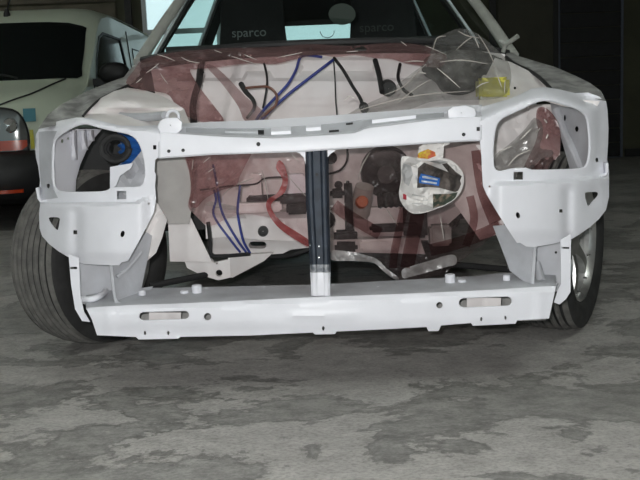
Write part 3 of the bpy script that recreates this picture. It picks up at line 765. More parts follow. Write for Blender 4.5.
def fw(u, v):
    Y = 3.12 - .05 * (1 - ((u - 330) / 190) ** 2)
    Y += .012 * sstep(81, 79, v) - .010 * g(v, 101, 1.2) - .008 * g(v, 66, 1.2)
    Y -= .018 * sstep(243, 247, u) * sstep(272, 268, u) * sstep(73, 75, v) * sstep(82, 80, v)
    Y -= .02 * sstep(228, 234, u + (v - 90) * .25) * sstep(256, 236, u + (v - 90) * .25)
    Y += .02 * sstep(377, 373, u) * sstep(298, 302, u) * sstep(57, 60, v) * sstep(76, 73, v)
    return P(u, v, Y)
bulk = sheet('bulkhead', [(150, 64), (200, 58), (300, 50), (400, 48), (470, 50), (505, 54), (505, 170), (470, 205), (430, 240), (330, 244), (220, 240), (180, 200), (160, 120)], fw, M_bay, car, step=4, thick=.004)
# brake servo (dark drum), reservoir cap, rack boots
c = P(386, 172, 2.98)
sv = revolve('brake_servo', [(.001, -.05), (.03, -.05), (.045, -.04), (.08, -.034), (.085, -.01), (.085, .03), (.06, .05)], c, (0.05, 1, 0.1), mat('servo_black', (.03, .026, .026), .45, vary=.4, scale=30), car, n=28)
rs = revolve('reservoir_body', [(.001, .05), (.03, .05), (.032, .02), (.034, -.05), (.001, -.055)], P(362, 200, 2.9), (0.2, -.4, 1), mat('cloudy_plastic', (.35, .31, .29), .4), car, n=18)
revolve('reservoir_cap', [(.001, .012), (.017, .012), (.020, .006), (.021, -.012)], P(362, 202, 2.86), (0.1, -1, .2), M_orange, rs, n=18)
prof = [(.001, -.05)] + [(.026 if i % 2 else .021, -.05 + i * .0085) for i in range(13)] + [(.001, .06)]
revolve('rack_boot', prof, P(393, 200, 2.9), (1, 0, .02), M_rub, car, n=18)
for x0, y0, x1, y1, Yq, m in ((344, 182, 354, 236, 2.88, M_rub), (330, 190, 345, 198, 2.93, M_rub), (368, 208, 402, 234, 2.92, M_bay), (404, 205, 428, 238, 2.9, M_rub), (334, 232, 358, 252, 2.86, M_rub), (360, 240, 400, 250, 2.84, M_bay), (430, 226, 452, 246, 2.84, M_beige), (370, 226, 420, 231, 2.85, M_black)):
    p0, p1 = P(x0, y0, Yq), P(x1, y1, Yq)
    box('steering_bracket', ((p0.x + p1.x) / 2, Yq + .03, (p0.z + p1.z) / 2), (abs(p1.x - p0.x), .06, abs(p1.z - p0.z)), m, car, bevel=.008)
for x, y, r, Yq in ((338.5, 185, 4, 3.0), (331, 158, 6, 3.02), (326, 220, 9, 2.9)):
    dot(x, y, r, M_rub, Y=Yq, nm='bulkhead_plug', par=bulk)
M_grime = mat('grimy_dark_grey', (.13, .125, .12), .6, color2=(.05, .048, .046), scale=14)
hb = smooth_poly([(424, 60), (440, 52), (470, 50), (496, 56), (500, 66), (490, 74), (482, 76), (478, 88), (462, 95), (444, 92), (436, 82), (424, 74)], 3)
sheet('bay_darkening_shape', hb, lambda u, v: P(u, v, 3.0 - .10 * (1 - math.exp(-dist_edge((u, v), hb) / 6)) + .02 * fbm(u, v, .08)), M_grime, car, thick=.02, step=3.5)  # added dark shape, darkens the bay seen through the clear sheet
# yellow tank under the clear sheet
p0, p1 = P(479, 78, 2.56), P(510, 98, 2.56)
tk = box('washer_tank', ((p0.x + p1.x) / 2, 2.59, (p0.z + p1.z) / 2), (abs(p1.x - p0.x), .07, abs(p1.z - p0.z)), M_yellow, car, bevel=.008)
# black coiled cable and blue ribbed duct inside the left lamp opening
pts = []
for i in range(46):
    a = i / 45 * 2 * PI * 2.6; k = 1 - .35 * i / 45
    pts.append(P(115 + 15 * k * math.cos(a) + i * .05, 148 + 13.5 * k * math.sin(a), 2.52 + .0012 * i))
tube('coiled_cable', pts, .0075, M_rub, car, raw=True)
rows = []
cduct = P(133, 149, 2.60)
pf = [(.001, -.075)] + [((.044 if i % 2 else .033), -.075 + i * .0095) for i in range(16)] + [(.001, .075)]
revolve('ribbed_duct', pf, cduct, (0, .15, 1), mat('bright_blue_plastic', (.025, .13, .42), .4), car, n=20)
flat([(78, 128), (150, 128), (150, 196), (70, 196)], 3.12, M_black, 'wheel_arch_liner')

# ---- hoses and cables on the bulkhead
def cable(pts, r, m, nm='cable'): return tube(nm, [P(*p) for p in pts], r, m, car, n=8)
hs = cable([(202, 62, 3.0), (200, 72, 2.92), (199, 82, 2.86), (195, 95, 2.8), (193, 108, 2.74), (194, 124, 2.68)], .0105, M_black, 'black_hose')
revolve('hose_clip', [(.0125, -.006), (.013, 0), (.0125, .006)], P(200.5, 74, 2.91), (.1, -.4, 1), M_chrome, hs, n=14)
cable([(264, 63, 2.98), (267, 78, 2.95), (266, 92, 2.92), (263, 108, 2.88)], .0035, M_black)
cable([(246, 88, 2.86), (256, 87, 2.84), (268, 87, 2.82), (276, 94, 2.80), (276, 104, 2.79), (268, 112, 2.78), (262, 118, 2.76)], .0042, M_brown, 'brown_hose')
cable([(241, 84, 2.93), (246, 92, 2.89), (253, 100, 2.85), (254, 108, 2.82), (247, 118, 2.78)], lambda t: .009 - .005 * t, M_rub, 'sensor_lead')
cable([(322, 57, 3.0), (302, 56, 2.98), (296, 70, 2.95), (288, 84, 2.9), (275, 98, 2.86), (262, 112, 2.8), (255, 122, 2.72)], .0046, M_blue, 'blue_hose')
cable([(333, 60, 3.0), (312, 76, 2.94), (290, 93, 2.88), (272, 109, 2.82), (258, 124, 2.72)], .0050, M_blue, 'blue_hose')
cable([(334, 58, 3.0), (343, 70, 2.95), (353, 87, 2.9), (360, 98, 2.86), (364, 110, 2.82)], .0055, M_black)
cable([(333.5, 60, 3.0), (335, 80, 2.96), (335.5, 98, 2.92), (337, 116, 2.86)], .0022, M_rub)
cable([(375, 60, 3.0), (379, 75, 2.95), (382, 92, 2.88)], .0085, M_black, 'black_hose')
cable([(400, 64, 2.98), (398, 78, 2.92), (404, 90, 2.86), (412, 95, 2.82)], .005, M_black)
revolve('wiper_motor', [(.001, -.03), (.022, -.028), (.026, -.01), (.026, .03)], P(388, 88, 2.93), (0, 1, .1), M_rub, car, n=18)
revolve('cable_plug', [(.001, -.02), (.013, -.02), (.015, .02)], P(364, 108, 2.8), (0, 1, .2), M_rub, car, n=12)
cable([(214, 190, 2.74), (216, 200, 2.72), (214, 216, 2.7), (232, 242, 2.7), (240, 252, 2.72)], .0036, M_blue, 'blue_hose')
cable([(213, 165, 2.8), (217, 185, 2.75), (222, 212, 2.72), (236, 238, 2.72), (246, 252, 2.74)], .0038, M_blue, 'blue_hose')
cable([(240, 186, 2.78), (238, 204, 2.73), (238, 216, 2.72), (243, 240, 2.72), (250, 253, 2.74)], .0038, M_blue, 'blue_hose')
cable([(208, 222, 2.7), (210, 240, 2.7), (211, 254, 2.7), (222, 256, 2.7), (250, 254, 2.74)], .006, M_black)
cable([(200, 190, 2.78), (230, 186, 2.8), (255, 184, 2.82), (266, 178, 2.84), (288, 177, 2.86)], .0028, M_black)
cable([(347, 142, 2.9), (347, 160, 2.9), (340, 170, 2.9), (328, 174, 2.9)], .0035, M_rub)

# ---- wheels, turned to the car's right
STEER = math.radians(29)
def wheel(cx, cy, r, s, front=True):
    a = Vector((math.cos(STEER), -math.sin(STEER), 0)) if front else Vector((1, 0, 0))
    out = a * s
    c = Vector((cx, cy, r))
    wd = .092
    # tread profile with five grooves
    tr = []
    for i in range(41):
        t = -1 + 2 * i / 40
        gr = any(abs(t - gp) < .06 for gp in (-.75, -.45, -.15, .15, .45, .75))
        tr.append((r - .010 * abs(t) ** 3 - (.008 if gr else 0), t * wd * .86))
    prof = [(r * .66, -wd * .82), (r * .72, -wd * .95), (r * .83, -wd * 1.03), (r * .92, -wd * .99), (r * .965, -wd * .92)] + tr + [(r * .965, wd * .92), (r * .92, wd * .99), (r * .83, wd * 1.03), (r * .72, wd * .95), (r * .66, wd * .82)]
    wroot = revolve('wheel', prof, c, out, M_rub, car, n=72, angle=40)
    me = wroot.data; me.materials.append(M_tread); me.materials.append(M_black)
    for f in me.polygons:
        v = f.center - c; rad = (v - out * v.dot(out)).length
        if rad > r * .955: f.material_index = 1 if rad > r - .0045 - .010 * abs(v.dot(out) / (wd * .86)) ** 3 else 2  # black groove faces paint in the shade between the tread ribs
    # rim
    rim = revolve('rim', [(r * .60, -wd * .8), (r * .67, -wd * .84), (r * .63, -wd * .6), (r * .56, -wd * .3), (r * .56, wd * .4), (r * .63, wd * .66), (r * .675, wd * .86), (r * .65, wd * .88), (r * .60, wd * .66), (r * .58, wd * .4)], c, out, [M_grey, M_alloy], wroot, n=48)
    for f in rim.data.polygons:
        if (f.center - c).dot(out) > wd * .6: f.material_index = 1
    _, u, v = frame_of(out)
    for k in range(6):
        an = 2 * PI * k / 6 + .35
        rows = []
        for q in range(7):
            t = q / 6; rr = r * (.12 + .50 * t); w_ = .030 - .012 * math.sin(PI * t) ; dep = wd * (.55 + .15 * math.sin(PI * t * .8))
            d = u * math.cos(an) + v * math.sin(an); e = u * -math.sin(an) + v * math.cos(an)
            b = c + d * rr
            rows.append([b + e * w_ + out * (dep - .02), b + e * w_ * .8 + out * dep, b - e * w_ * .8 + out * dep, b - e * w_ + out * (dep - .02)])
        grid('spoke', rows, M_alloy, wroot, closed=True, caps=True)
    revolve('hub', [(.001, wd * .68), (r * .10, wd * .66), (r * .17, wd * .58), (r * .18, wd * .2), (r * .10, -wd * .3), (.001, -wd * .3)], c, out, M_alloy, wroot, n=24)
    revolve('brake_disc', [(.02, -wd * .1), (r * .45, -wd * .1), (r * .45, -wd * .3), (.02, -wd * .3)], c, out, M_grey, wroot, n=32)
    for k in range(12):
        an = 2 * PI * k / 12 + .1
        d = u * math.cos(an) + v * math.sin(an)
        revolve('rim_bolt', [(.001, .006), (.005, .005), (.006, 0), (.006, -.006)], c + d * r * .605 + out * wd * .69, out, M_chrome, wroot, n=8)
    revolve('inner_dark', [(.02, -wd * .5), (r * .55, -wd * .5), (r * .57, -wd * .6)], c, out, M_black, wroot, n=24)
    return wroot
wheel(-.745, 2.93, .285, -1)
wheel(.765, 2.86, .285, 1)
wheel(-.70, 5.30, .285, -1, False)
wheel(.72, 5.30, .285, 1, False)

# ---- cabin
M_int = mat('dark_interior_trim', (.018, .02, .02), .7, vary=.3, scale=10)
M_pil = mat('weathered_pillar_paint', (.33, .34, .31), .4, vary=.15, scale=12)
def glass(name, tint, rough=.02):
    m = bpy.data.materials.new(name); m.use_nodes = True; nt = m.node_tree; nt.nodes.clear()
    N = nt.nodes.new; o = N('ShaderNodeOutputMaterial'); t = N('ShaderNodeBsdfTransparent'); t.inputs[0].default_value = (*tint, 1)
    gl = N('ShaderNodeBsdfGlossy'); gl.inputs['Roughness'].default_value = rough
    mx = N('ShaderNodeMixShader')
    nt.links.new(schlick(nt, None, .04, .14), mx.inputs[0]); nt.links.new(t.outputs[0], mx.inputs[1]); nt.links.new(gl.outputs[0], mx.inputs[2]); nt.links.new(mx.outputs[0], o.inputs[0])
    return m
M_ws = glass('windscreen_glass', (.78, .84, .82)); M_sg = glass('green_side_glass', (.74, .86, .85))
def pillar(p0, p1, w0, w1, nm):
    p0, p1 = Vector(p0), Vector(p1); d = (p1 - p0).normalized(); e = d.cross(Vector((0, 1, 0))).normalized(); n_ = d.cross(e)
    rows = []
    for i in range(9):
        t = i / 8; p = p0.lerp(p1, t) + Vector((0, -.03 * math.sin(PI * t), .01 * math.sin(PI * t))); w_ = w0 + (w1 - w0) * t
        rows.append([p + e * w_ * math.cos(a) + n_ * w_ * .8 * math.sin(a) for a in [2 * PI * k / 12 for k in range(12)]])
    return grid(nm, rows, M_pil, car, closed=True, caps=True)
La, Lb = P(139, 63, 3.2), P(180, 2, 3.62); Ra, Rb = P(513, 56, 3.2), P(474, 2, 3.62)
Lc = Lb + (Lb - La) * .75 + Vector((.02, 0, 0)); Rc = Rb + (Rb - Ra) * .75 + Vector((-.02, 0, 0))
for a, b in ((La, Lc), (Ra, Rc)): pillar(a, b, .022, .018, 'windscreen_pillar')
# mirror stub at the right pillar foot
tube('mirror_mount', [P(503, 52, 3.14), P(506, 44, 3.13), P(511, 41, 3.12), P(518, 36, 3.10)], .008, M_pil, car, n=8)
tube('mirror_mount', [P(506, 44, 3.13), P(499, 41, 3.13)], .006, M_pil, car, n=8)
# windscreen glass and black surround
base = [P(142, 60, 3.2), P(180, 53, 3.12), P(240, 46.5, 3.05), P(320, 42.5, 3.02), P(400, 41, 3.05), P(460, 44, 3.12), P(508, 53, 3.2)]
base = spline(base, 4); nb = len(base)
tp = [Lc.lerp(Rc, i / (nb - 1)) + Vector((0, -.12 * math.sin(PI * i / (nb - 1)), .04 * math.sin(PI * i / (nb - 1)))) for i in range(nb)]
rows = [[b.lerp(t, k / 8) for k in range(9)] for b, t in zip(base, tp)]
wsg = grid('windscreen', rows, M_ws, car, angle=60)
tube('windscreen_seal', base, .012, M_black, wsg, raw=True)
# round tax disc on the glass
def on_ws(px, py, back=-.004):
    # nearest glass point along the sight line
    d = (P(px, py, 1) - CAM); best = None
    for r_ in rows:
        for q in r_:
            c_ = CAM + d * q.y; e = (c_ - q).length
            if best is None or e < best[0]: best = (e, q.y)
    return P(px, py, best[1] + back)
dc = on_ws(342, 14)
sheet('parking_disc', circ(0, 0, .047, 28), lambda u, v: dc + Vector((u, 1.0 * v, .88 * v)), mat('pale_green_disc', (.04, .052, .046), .5), wsg, thick=.001, step=.02)
tube('wire_loop', [dc + Vector((-.055 + .024 * math.cos(a), -.07 + .018 * math.sin(a) - .002, -.062 + .024 * math.sin(a))) for a in [PI + PI * k / 10 for k in range(11)]], .0012, M_black, wsg, raw=True, n=6)
# scuttle
sc = [[p + Vector((0, -.012, -.008)), p + Vector((0, -.04, -.018)), p + Vector((0, -.06, -.03)), p + Vector((0, -.062, -.042))] for p in base]
grid('scuttle_panel', sc, mat('scuttle_black', (.02, .018, .017), .5, vary=.3, scale=12), car, thick=.004)
box('dashboard', (.02, 3.52, .86), (1.22, .5, .24), M_int, car, bevel=.06, seg=4)
# roof, side frames, tailgate
rt = []
for i in range(9):
    y = Lc.y + (5.75 - Lc.y) * i / 8
    zc_ = Lc.z + .04 * math.sin(PI * min(1, i / 6)) - .10 * max(0, (i - 5) / 3) ** 2
    rt.append([Vector((.015 + t * .52, y - .10 * (1 - t * t) * (i == 0), zc_ + .06 * (1 - t * t))) for t in [-1 + 2 * k / 10 for k in range(11)]])
grid('roof', rt, [M_white], car, thick=.02)
grid('headlining', [[q + Vector((0, 0, -.03)) for q in r_] for r_ in rt], M_int, car)
sideo = [(3.52, .93), (3.46, .86), (3.34, .80), (3.25, .36), (3.32, .30), (4.95, .30), (5.0, .42), (5.15, .56), (5.3, .6), (5.45, .56), (5.6, .42), (5.66, .34), (6.0, .36), (6.05, .8), (5.98, 1.0), (5.78, 1.38), (5.2, 1.46), (4.05, 1.46), (3.98, 1.42), (3.72, 1.16)]
w1 = [(3.62, .99), (3.80, 1.16), (4.05, 1.36), (4.48, 1.38), (4.60, .97), (3.7, .96)]
w2 = [(4.94, .98), (4.80, 1.37), (5.2, 1.37), (5.50, 1.32), (5.62, 1.20), (5.55, .99)]
for s in (-1, 1):
    def fs(u, v, s=s):
        x = .80 - .06 * max(0, .5 - v) - .15 * sstep(.78, .93, v) - max(0, v - .93) * .48 - .05 * sstep(5.2, 6.0, u) 
        return (.015 + s * x, u, v)
    sd = sheet('body_side', sideo, fs, [M_white, M_int], car, holes=[w1, w2], thick=.012, step=.13, regions=[([(3.2, .94), (6.0, .94), (6.2, 1.5), (3.2, 1.5)], 1)], off=(-s, 0, 0))
    lin = sheet('side_trim', [(a, b) for a, b in sideo], lambda u, v, s=s: Vector(fs(u, v)) + Vector((-s * .016, 0, 0)), M_int, sd, holes=[w1, w2], thick=.01, step=.13, off=(-s, 0, 0))
    for wn in (w1, w2):
        gl_ = sheet('side_window', wn, lambda u, v, s=s: Vector(fs(u, v)) + Vector((-s * .010, 0, 0)), M_sg, sd, thick=0, step=.2)
# tailgate
tgo = [(-.62, .9), (.62, .9), (.50, 1.42), (-.50, 1.42)]
tgw = [(-.54, .98), (.54, .98), (.50, 1.27), (-.50, 1.27)]
def tgm(u, v): return (.015 + u, 6.0 - (v - .9) * .35 - .12 * u * u, v)
tg = sheet('tailgate', tgo, tgm, M_int, car, holes=[tgw], thick=.03, step=.1)
sheet('rear_window', tgw, tgm, M_sg, tg, thick=0, step=.2)
box('rear_bumper', (.015, 6.02, .60), (1.46, .14, .48), M_white, car, bevel=.05, seg=3)
box('floor_pan', (.015, 4.6, .36), (1.36, 2.9, .06), M_black, car)
box('inner_bulkhead', (.015, 3.24, .63), (1.25, .03, .56), M_int, car)
# bucket seats with lettering on the backrest
M_seat = mat('black_seat_cloth', (.013, .014, .015), .85, vary=.3, scale=60)
M_let = mat('grey_lettering', (.20, .22, .22), .6)
for cx, nm in ((-.272, 0), (.335, 1)):
    rows = []
    for z, w_, y in ((.42, .20, 4.02), (.60, .22, 4.22), (.80, .20, 4.27), (.93, .175, 4.30), (1.04, .158, 4.33), (1.13, .15, 4.35), (1.20, .148, 4.37), (1.27, .145, 4.385), (1.33, .13, 4.39), (1.36, .10, 4.40)):
        rows.append([Vector((cx + w_ * math.copysign(abs(math.cos(a)) ** .5, math.cos(a)), y + .055 * math.copysign(abs(math.sin(a)) ** .6, math.sin(a)) - (.05 * abs(math.cos(a)) ** 3), z)) for a in [2 * PI * k / 24 for k in range(24)]])
    st_ = grid('bucket_seat', rows, M_seat, car, closed=True, caps=True, angle=60)
    box('seat_cushion', (cx, 4.05, .44), (.46, .5, .14), M_seat, st_, bevel=.05, seg=3)
    text_mesh('seat_lettering', 'sparco', .060, Matrix.Translation(((-.288 if nm == 0 else .303), 4.258, 1.098)) @ Matrix.Rotation(PI / 2 - .16, 4, 'X'), M_let if nm == 0 else mat('dim_lettering', (.035, .038, .038), .6), st_)
# steering wheel
sw = [Vector((.33 + .18 * math.cos(a), 3.78 + .06 * math.sin(a), .80 + .17 * math.sin(a))) for a in [2 * PI * k / 28 for k in range(28)]]
tube('steering_wheel', sw, .014, M_black, car, raw=True, closed=True)

# ------------------------------------------------------------------ plastic dust sheets
def plastic(name, tint, haze, gloss_rough=.27, hazecol=(.5, .3, .3), scale=20.0, thick_tint=None, f0=.06):
    """thin film: tinted see-through, with hazy creases and hard glints"""
    m = bpy.data.materials.new(name); m.use_nodes = True; nt = m.node_tree; nt.nodes.clear()
    N = nt.nodes.new; L = nt.links.new
    o = N('ShaderNodeOutputMaterial'); tr = N('ShaderNodeBsdfTransparent')
    df = N('ShaderNodeBsdfDiffuse'); df.inputs[0].default_value = (*hazecol, 1); tl = N('ShaderNodeBsdfTranslucent'); tl.inputs[0].default_value = (*hazecol, 1)
    gl = N('ShaderNodeBsdfGlossy'); gl.inputs['Roughness'].default_value = gloss_rough
    tc = N('ShaderNodeTexCoord')
    n1 = N('ShaderNodeTexNoise'); n1.inputs['Scale'].default_value = scale; n1.inputs['Detail'].default_value = 4; n1.inputs['Distortion'].default_value = .6
    L(tc.outputs['Object'], n1.inputs['Vector'])
    cr = N('ShaderNodeValToRGB'); cr.color_ramp.elements[0].position = .38; cr.color_ramp.elements[1].position = .68
    t2 = thick_tint or tuple(c * .8 for c in tint)
    cr.color_ramp.elements[0].color = (*tint, 1); cr.color_ramp.elements[1].color = (*t2, 1)
    L(n1.outputs['Fac'], cr.inputs[0]); L(cr.outputs[0], tr.inputs[0])
    mh = N('ShaderNodeMapRange'); mh.inputs[1].default_value = .35; mh.inputs[2].default_value = .75; mh.inputs[3].default_value = haze * .5; mh.inputs[4].default_value = min(.95, haze * 1.6)
    L(n1.outputs['Fac'], mh.inputs[0])
    h = N('ShaderNodeMixShader'); h.inputs[0].default_value = .5; L(df.outputs[0], h.inputs[1]); L(tl.outputs[0], h.inputs[2])
    a = N('ShaderNodeMixShader'); L(mh.outputs[0], a.inputs[0]); L(tr.outputs[0], a.inputs[1]); L(h.outputs[0], a.inputs[2])
    n2 = N('ShaderNodeTexNoise'); n2.inputs['Scale'].default_value = scale * 4; n2.inputs['Detail'].default_value = 2; n2.inputs['Distortion'].default_value = 1.5
    L(tc.outputs['Object'], n2.inputs['Vector'])
    bp = N('ShaderNodeBump'); bp.inputs['Strength'].default_value = .10; bp.inputs['Distance'].default_value = .02
    L(n2.outputs['Fac'], bp.inputs['Height']); L(bp.outputs['Normal'], gl.inputs['Normal'])
    b = N('ShaderNodeMixShader'); b.inputs[0].default_value = .10
    L(schlick(nt, bp.outputs['Normal'], f0, .5), b.inputs[0])
    L(a.outputs[0], b.inputs[1]); L(gl.outputs[0], b.inputs[2]); L(b.outputs[0], o.inputs[0])
    return m
P_red = plastic('red_film', (.82, .64, .64), .36, hazecol=(.46, .27, .27), thick_tint=(.62, .40, .40), scale=7)
P_pink = plastic('pink_film', (.86, .76, .76), .22, hazecol=(.48, .38, .38), thick_tint=(.72, .56, .56), scale=7)
P_brown = plastic('smoky_film', (.86, .80, .79), .11, hazecol=(.42, .34, .34), thick_tint=(.66, .56, .56), scale=6, f0=.035)
P_clear = plastic('clear_film', (.80, .80, .79), .22, hazecol=(.48, .47, .46), thick_tint=(.66, .66, .64), scale=8, gloss_rough=.24)
P_hem = plastic('milky_film', (.8, .75, .75), .75, hazecol=(.62, .58, .57), scale=18)
P_redhem = plastic('red_hem_film', (.6, .25, .25), .7, hazecol=(.50, .10, .10), scale=18, f0=.012)

FILMS = []
def ridged(u, v, s, z):
    return 1 - abs(noise.noise(Vector((u * s, v * s, z)))) * 2
def film(name, outline, yf, m, label, amp=.03, s=.045, z=0.0, step=2.4, regions=(), group=None, rot=35, hem_of=0):
    ca, sa = math.cos(math.radians(rot)), math.sin(math.radians(rot))
    def f(u, v):
        a = u * ca + v * sa; b = -u * sa + v * ca
        w_ = amp * (.7 * fbm(a * .6, b * 1.3, s, z) + .5 * ridged(a * .45, b * 1.5, s * 1.5, z + 4) + .28 * ridged(a * .7 + b * .5, b - a * .4, s * 3.6, z + 8) + .12 * fbm(a, b, s * 6, z))
        return P(u, v, yf(u, v) + w_)
    o = sheet(name, smooth_poly(outline, 3), f, m, None, thick=0, step=step, jitter=.3, angle=50, regions=regions)
    if name == 'folded_hem':
        o.parent = FILMS[hem_of][0]; o['label'] = label
    else: tag(o, label, 'plastic sheet', group)
    FILMS.append((o, yf))
    return o

film('plastic_sheet', [(126, 83), (134, 70), (142, 60), (165, 54), (185, 51), (230, 48), (275, 47), (310, 44), (350, 46), (390, 43), (420, 45), (446, 55), (440, 68), (424, 66), (405, 63), (392, 59), (374, 58), (355, 55), (336, 57), (318, 55), (300, 58), (275, 64), (255, 63), (232, 65), (212, 68), (196, 69), (190, 71), (200, 88), (214, 106), (224, 122), (202, 122), (180, 112), (170, 96), (158, 92), (142, 90)],
     lambda u, v: 2.86 + .006 * max(0, 64 - v) - .0045 * max(0, v - 72), P_red, 'red-tinted plastic sheet bunched along the base of the windscreen', amp=.028, s=.06, z=1.5)
film('plastic_sheet', [(206, 66), (214, 66), (228, 78), (246, 97), (262, 110), (268, 122), (246, 122), (238, 106), (222, 84)],
     lambda u, v: 2.80 - .003 * (v - 66), P_pink, 'narrow pink plastic strip hanging diagonally down the bulkhead behind the crossbar', amp=.012, s=.06, z=9)
film('plastic_sheet', [(428, 60), (433, 42), (446, 33), (460, 28.5), (474, 32), (486, 40), (497, 50), (507, 60), (511, 72), (510, 86), (502, 97), (480, 100), (455, 100), (430, 102), (408, 110), (380, 114), (348, 116), (362, 106), (384, 96), (398, 84), (412, 73)],
     lambda u, v: 2.60 - .0038 * (v - 60), P_clear, 'clear plastic sheet crumpled over the bay beside the right windscreen pillar', amp=.04, s=.05, z=3)
film('plastic_sheet', [(187, 152), (230, 150), (275, 149), (309, 147), (309, 180), (310, 215), (310, 246), (297, 240), (285, 228), (274, 219), (262, 216), (245, 214), (228, 218), (210, 226), (196, 216), (188, 206), (191, 190), (189, 172)],
     lambda u, v: 2.55 + .0004 * (v - 150), P_red if 0 else plastic('rose_film', (.93, .86, .86), .11, hazecol=(.55, .36, .36), thick_tint=(.80, .64, .64), scale=6), 'rose-tinted plastic sheet hanging left of the black centre strut', amp=.04, s=.045, z=6)
film('plastic_sheet', [(187, 153), (215, 151), (250, 150), (246, 164), (240, 176), (236, 186), (222, 190), (206, 198), (196, 208), (189, 204), (191, 188), (189, 170)],
     lambda u, v: 2.50, plastic('dusky_pink_film', (.88, .72, .72), .22, hazecol=(.52, .31, .31), thick_tint=(.70, .48, .48), scale=9), 'dusky pink film bunched beside the beige bay plate', amp=.03, s=.07, z=31, rot=-35)
film('folded_hem', [(279, 160), (285, 166), (288, 180), (285, 192), (276, 199), (271, 205), (274, 213), (283, 223), (297, 232), (310, 241), (310, 247), (296, 240), (280, 229), (270, 217), (266, 206), (268, 199), (276, 194), (281, 186), (282, 178), (276, 168)],
     lambda u, v: 2.50, P_redhem, 'curling bright red hem strip', hem_of=3, amp=.003, s=.06, z=2, step=2.4)
film('plastic_sheet', [(329, 148), (370, 146), (420, 142), (470, 140), (486, 150), (492, 190), (503, 222), (488, 240), (470, 254), (452, 268), (438, 276), (404, 281), (399, 279), (386, 268), (376, 258), (352, 254), (330, 252), (329, 200)],
     lambda u, v: 2.62 - .0004 * (v - 150), P_brown, 'large smoky plastic sheet hanging right of the black centre strut', amp=.045, s=.035, z=11)
film('folded_hem', [(331, 251), (345, 251), (362, 254), (377, 259), (386, 268), (399, 278), (394, 279), (382, 270), (374, 263), (355, 261), (331, 260)],
     lambda u, v: 2.56, P_hem, 'curved milky folded hem', hem_of=6, amp=.006, s=.06, z=12, step=2.5)
film('folded_hem', [(402, 270), (412, 266), (432, 260), (448, 255), (456, 256), (456, 264), (446, 267), (428, 272), (410, 277), (403, 278)],
     lambda u, v: 2.53, P_hem, 'straight milky folded hem', hem_of=6, amp=.006, s=.06, z=13, step=2.5)
film('plastic_sheet', [(524, 172), (528, 158), (534, 146), (538, 132), (536, 118), (538, 108), (546, 108), (555, 117), (560, 130), (561, 146), (558, 156), (550, 164), (545, 172)],
     lambda u, v: 2.60 + .0006 * (170 - v), P_red, 'dark red plastic film bundled inside the right headlamp opening', amp=.03, s=.06, z=20, rot=60)
film('plastic_sheet', [(493, 172), (495, 156), (502, 150), (514, 140), (526, 128), (534, 118), (541, 122), (543, 134), (540, 148), (552, 150), (552, 156), (540, 160), (530, 170), (512, 172)],
     lambda u, v: 2.53, P_clear, 'pale clear film pulled tight in the right headlamp opening', amp=.03, s=.06, z=22, rot=-40)

# ---- pale tubes along the sheet creases, painting in the glints of the flash
M_fold = mat('painted_crease_glint', (.70, .66, .62), .25, alpha=.8)
M_dull = mat('painted_faint_glint', (.50, .46, .42), .3, alpha=.6)
def fold(k, pts, r=.0015, m=M_fold, d=.035):
    o, yf = FILMS[k]
    return tube('crease_glint', [P(x, y, yf(x, y) - d) for x, y in pts], lambda t: r * (.35 + .65 * math.sin(PI * min(1, max(0, t)))), m, o, k=4, n=6)
for p in ([(157, 54.5), (166, 57), (175, 61)], [(181, 57), (189, 61), (200, 63)], [(146, 73), (152, 69), (159, 63.5)], [(160, 73), (164, 79), (168, 84)], [(136, 83), (142, 78)],
          [(231, 56), (243, 60), (256, 64)], [(244, 54.5), (250, 57), (257, 60)], [(278, 57.5), (290, 55), (302, 52.5)], [(425, 45.5), (436, 50), (447, 55)], [(404, 62), (414, 61), (424, 61.5)], [(401, 41.5), (407, 46)], [(346, 52), (358, 51)], [(214, 50), (222, 53)]):
    fold(0, p)
for p in ([(437, 68), (448, 77), (460, 88)], [(474.5, 37), (477, 43), (479, 48)], [(496, 72), (499, 80), (501.5, 87)], [(505, 80), (504.5, 93)], [(418, 72), (426, 73.5)], [(476, 88), (482, 84), (489, 82)], [(344, 100), (350, 96), (356, 99)]):
    fold(2, p)
for p in ([(426, 64), (414, 76), (401, 88), (384, 95)], [(432, 79), (416, 88), (398, 103)], [(456, 50), (466, 41), (474, 36)], [(478, 34), (488, 50), (497, 70)], [(440, 62), (462, 60), (488, 64)], [(348, 114), (380, 104), (420, 95), (470, 91)], [(433, 50), (437, 38), (446, 36)], [(458, 31), (468, 36), (480, 38)]):
    fold(2, p, .0018, M_dull)
for p in ([(193, 172), (200, 165)], [(201, 178), (207, 173), (214, 168)], [(198, 196), (203, 194)], [(279, 165), (284, 171), (289, 176)], [(288, 149), (293, 156), (299, 162)], [(230, 181), (240, 176)], [(203, 163), (210, 157)], [(236, 172), (226, 181), (214, 190)]):
    fold(3, p, .0012)
for p in ([(194, 152), (192, 170), (190, 190)], [(240, 170), (222, 184), (200, 196)], [(262, 170), (266, 186), (268, 200)], [(288, 176), (300, 190), (309, 199)], [(222, 196), (234, 186), (254, 178)]):
    fold(3, p, .0014, M_dull)
M_bandf = plastic('mauve_film', (.66, .52, .52), .05, hazecol=(.25, .15, .15), thick_tint=(.54, .40, .40), scale=6, gloss_rough=.6, f0=.0)
def band(k, pts, w_, d=.04):
    o, yf = FILMS[k]; sp = spline([(x, y, 0) for x, y in pts], 5); rows = []
    for i, p in enumerate(sp):
        tg = (sp[min(len(sp) - 1, i + 1)] - sp[max(0, i - 1)]).normalized(); nx, ny = -tg.y, tg.x
        rows.append([P(p.x + nx * w_ * e, p.y + ny * w_ * e, yf(p.x, p.y) - d - .001 * (1 - e * e)) for e in (-1, -.5, 0, .5, 1)])
    return grid('fold_band', rows, M_bandf, o, angle=60)
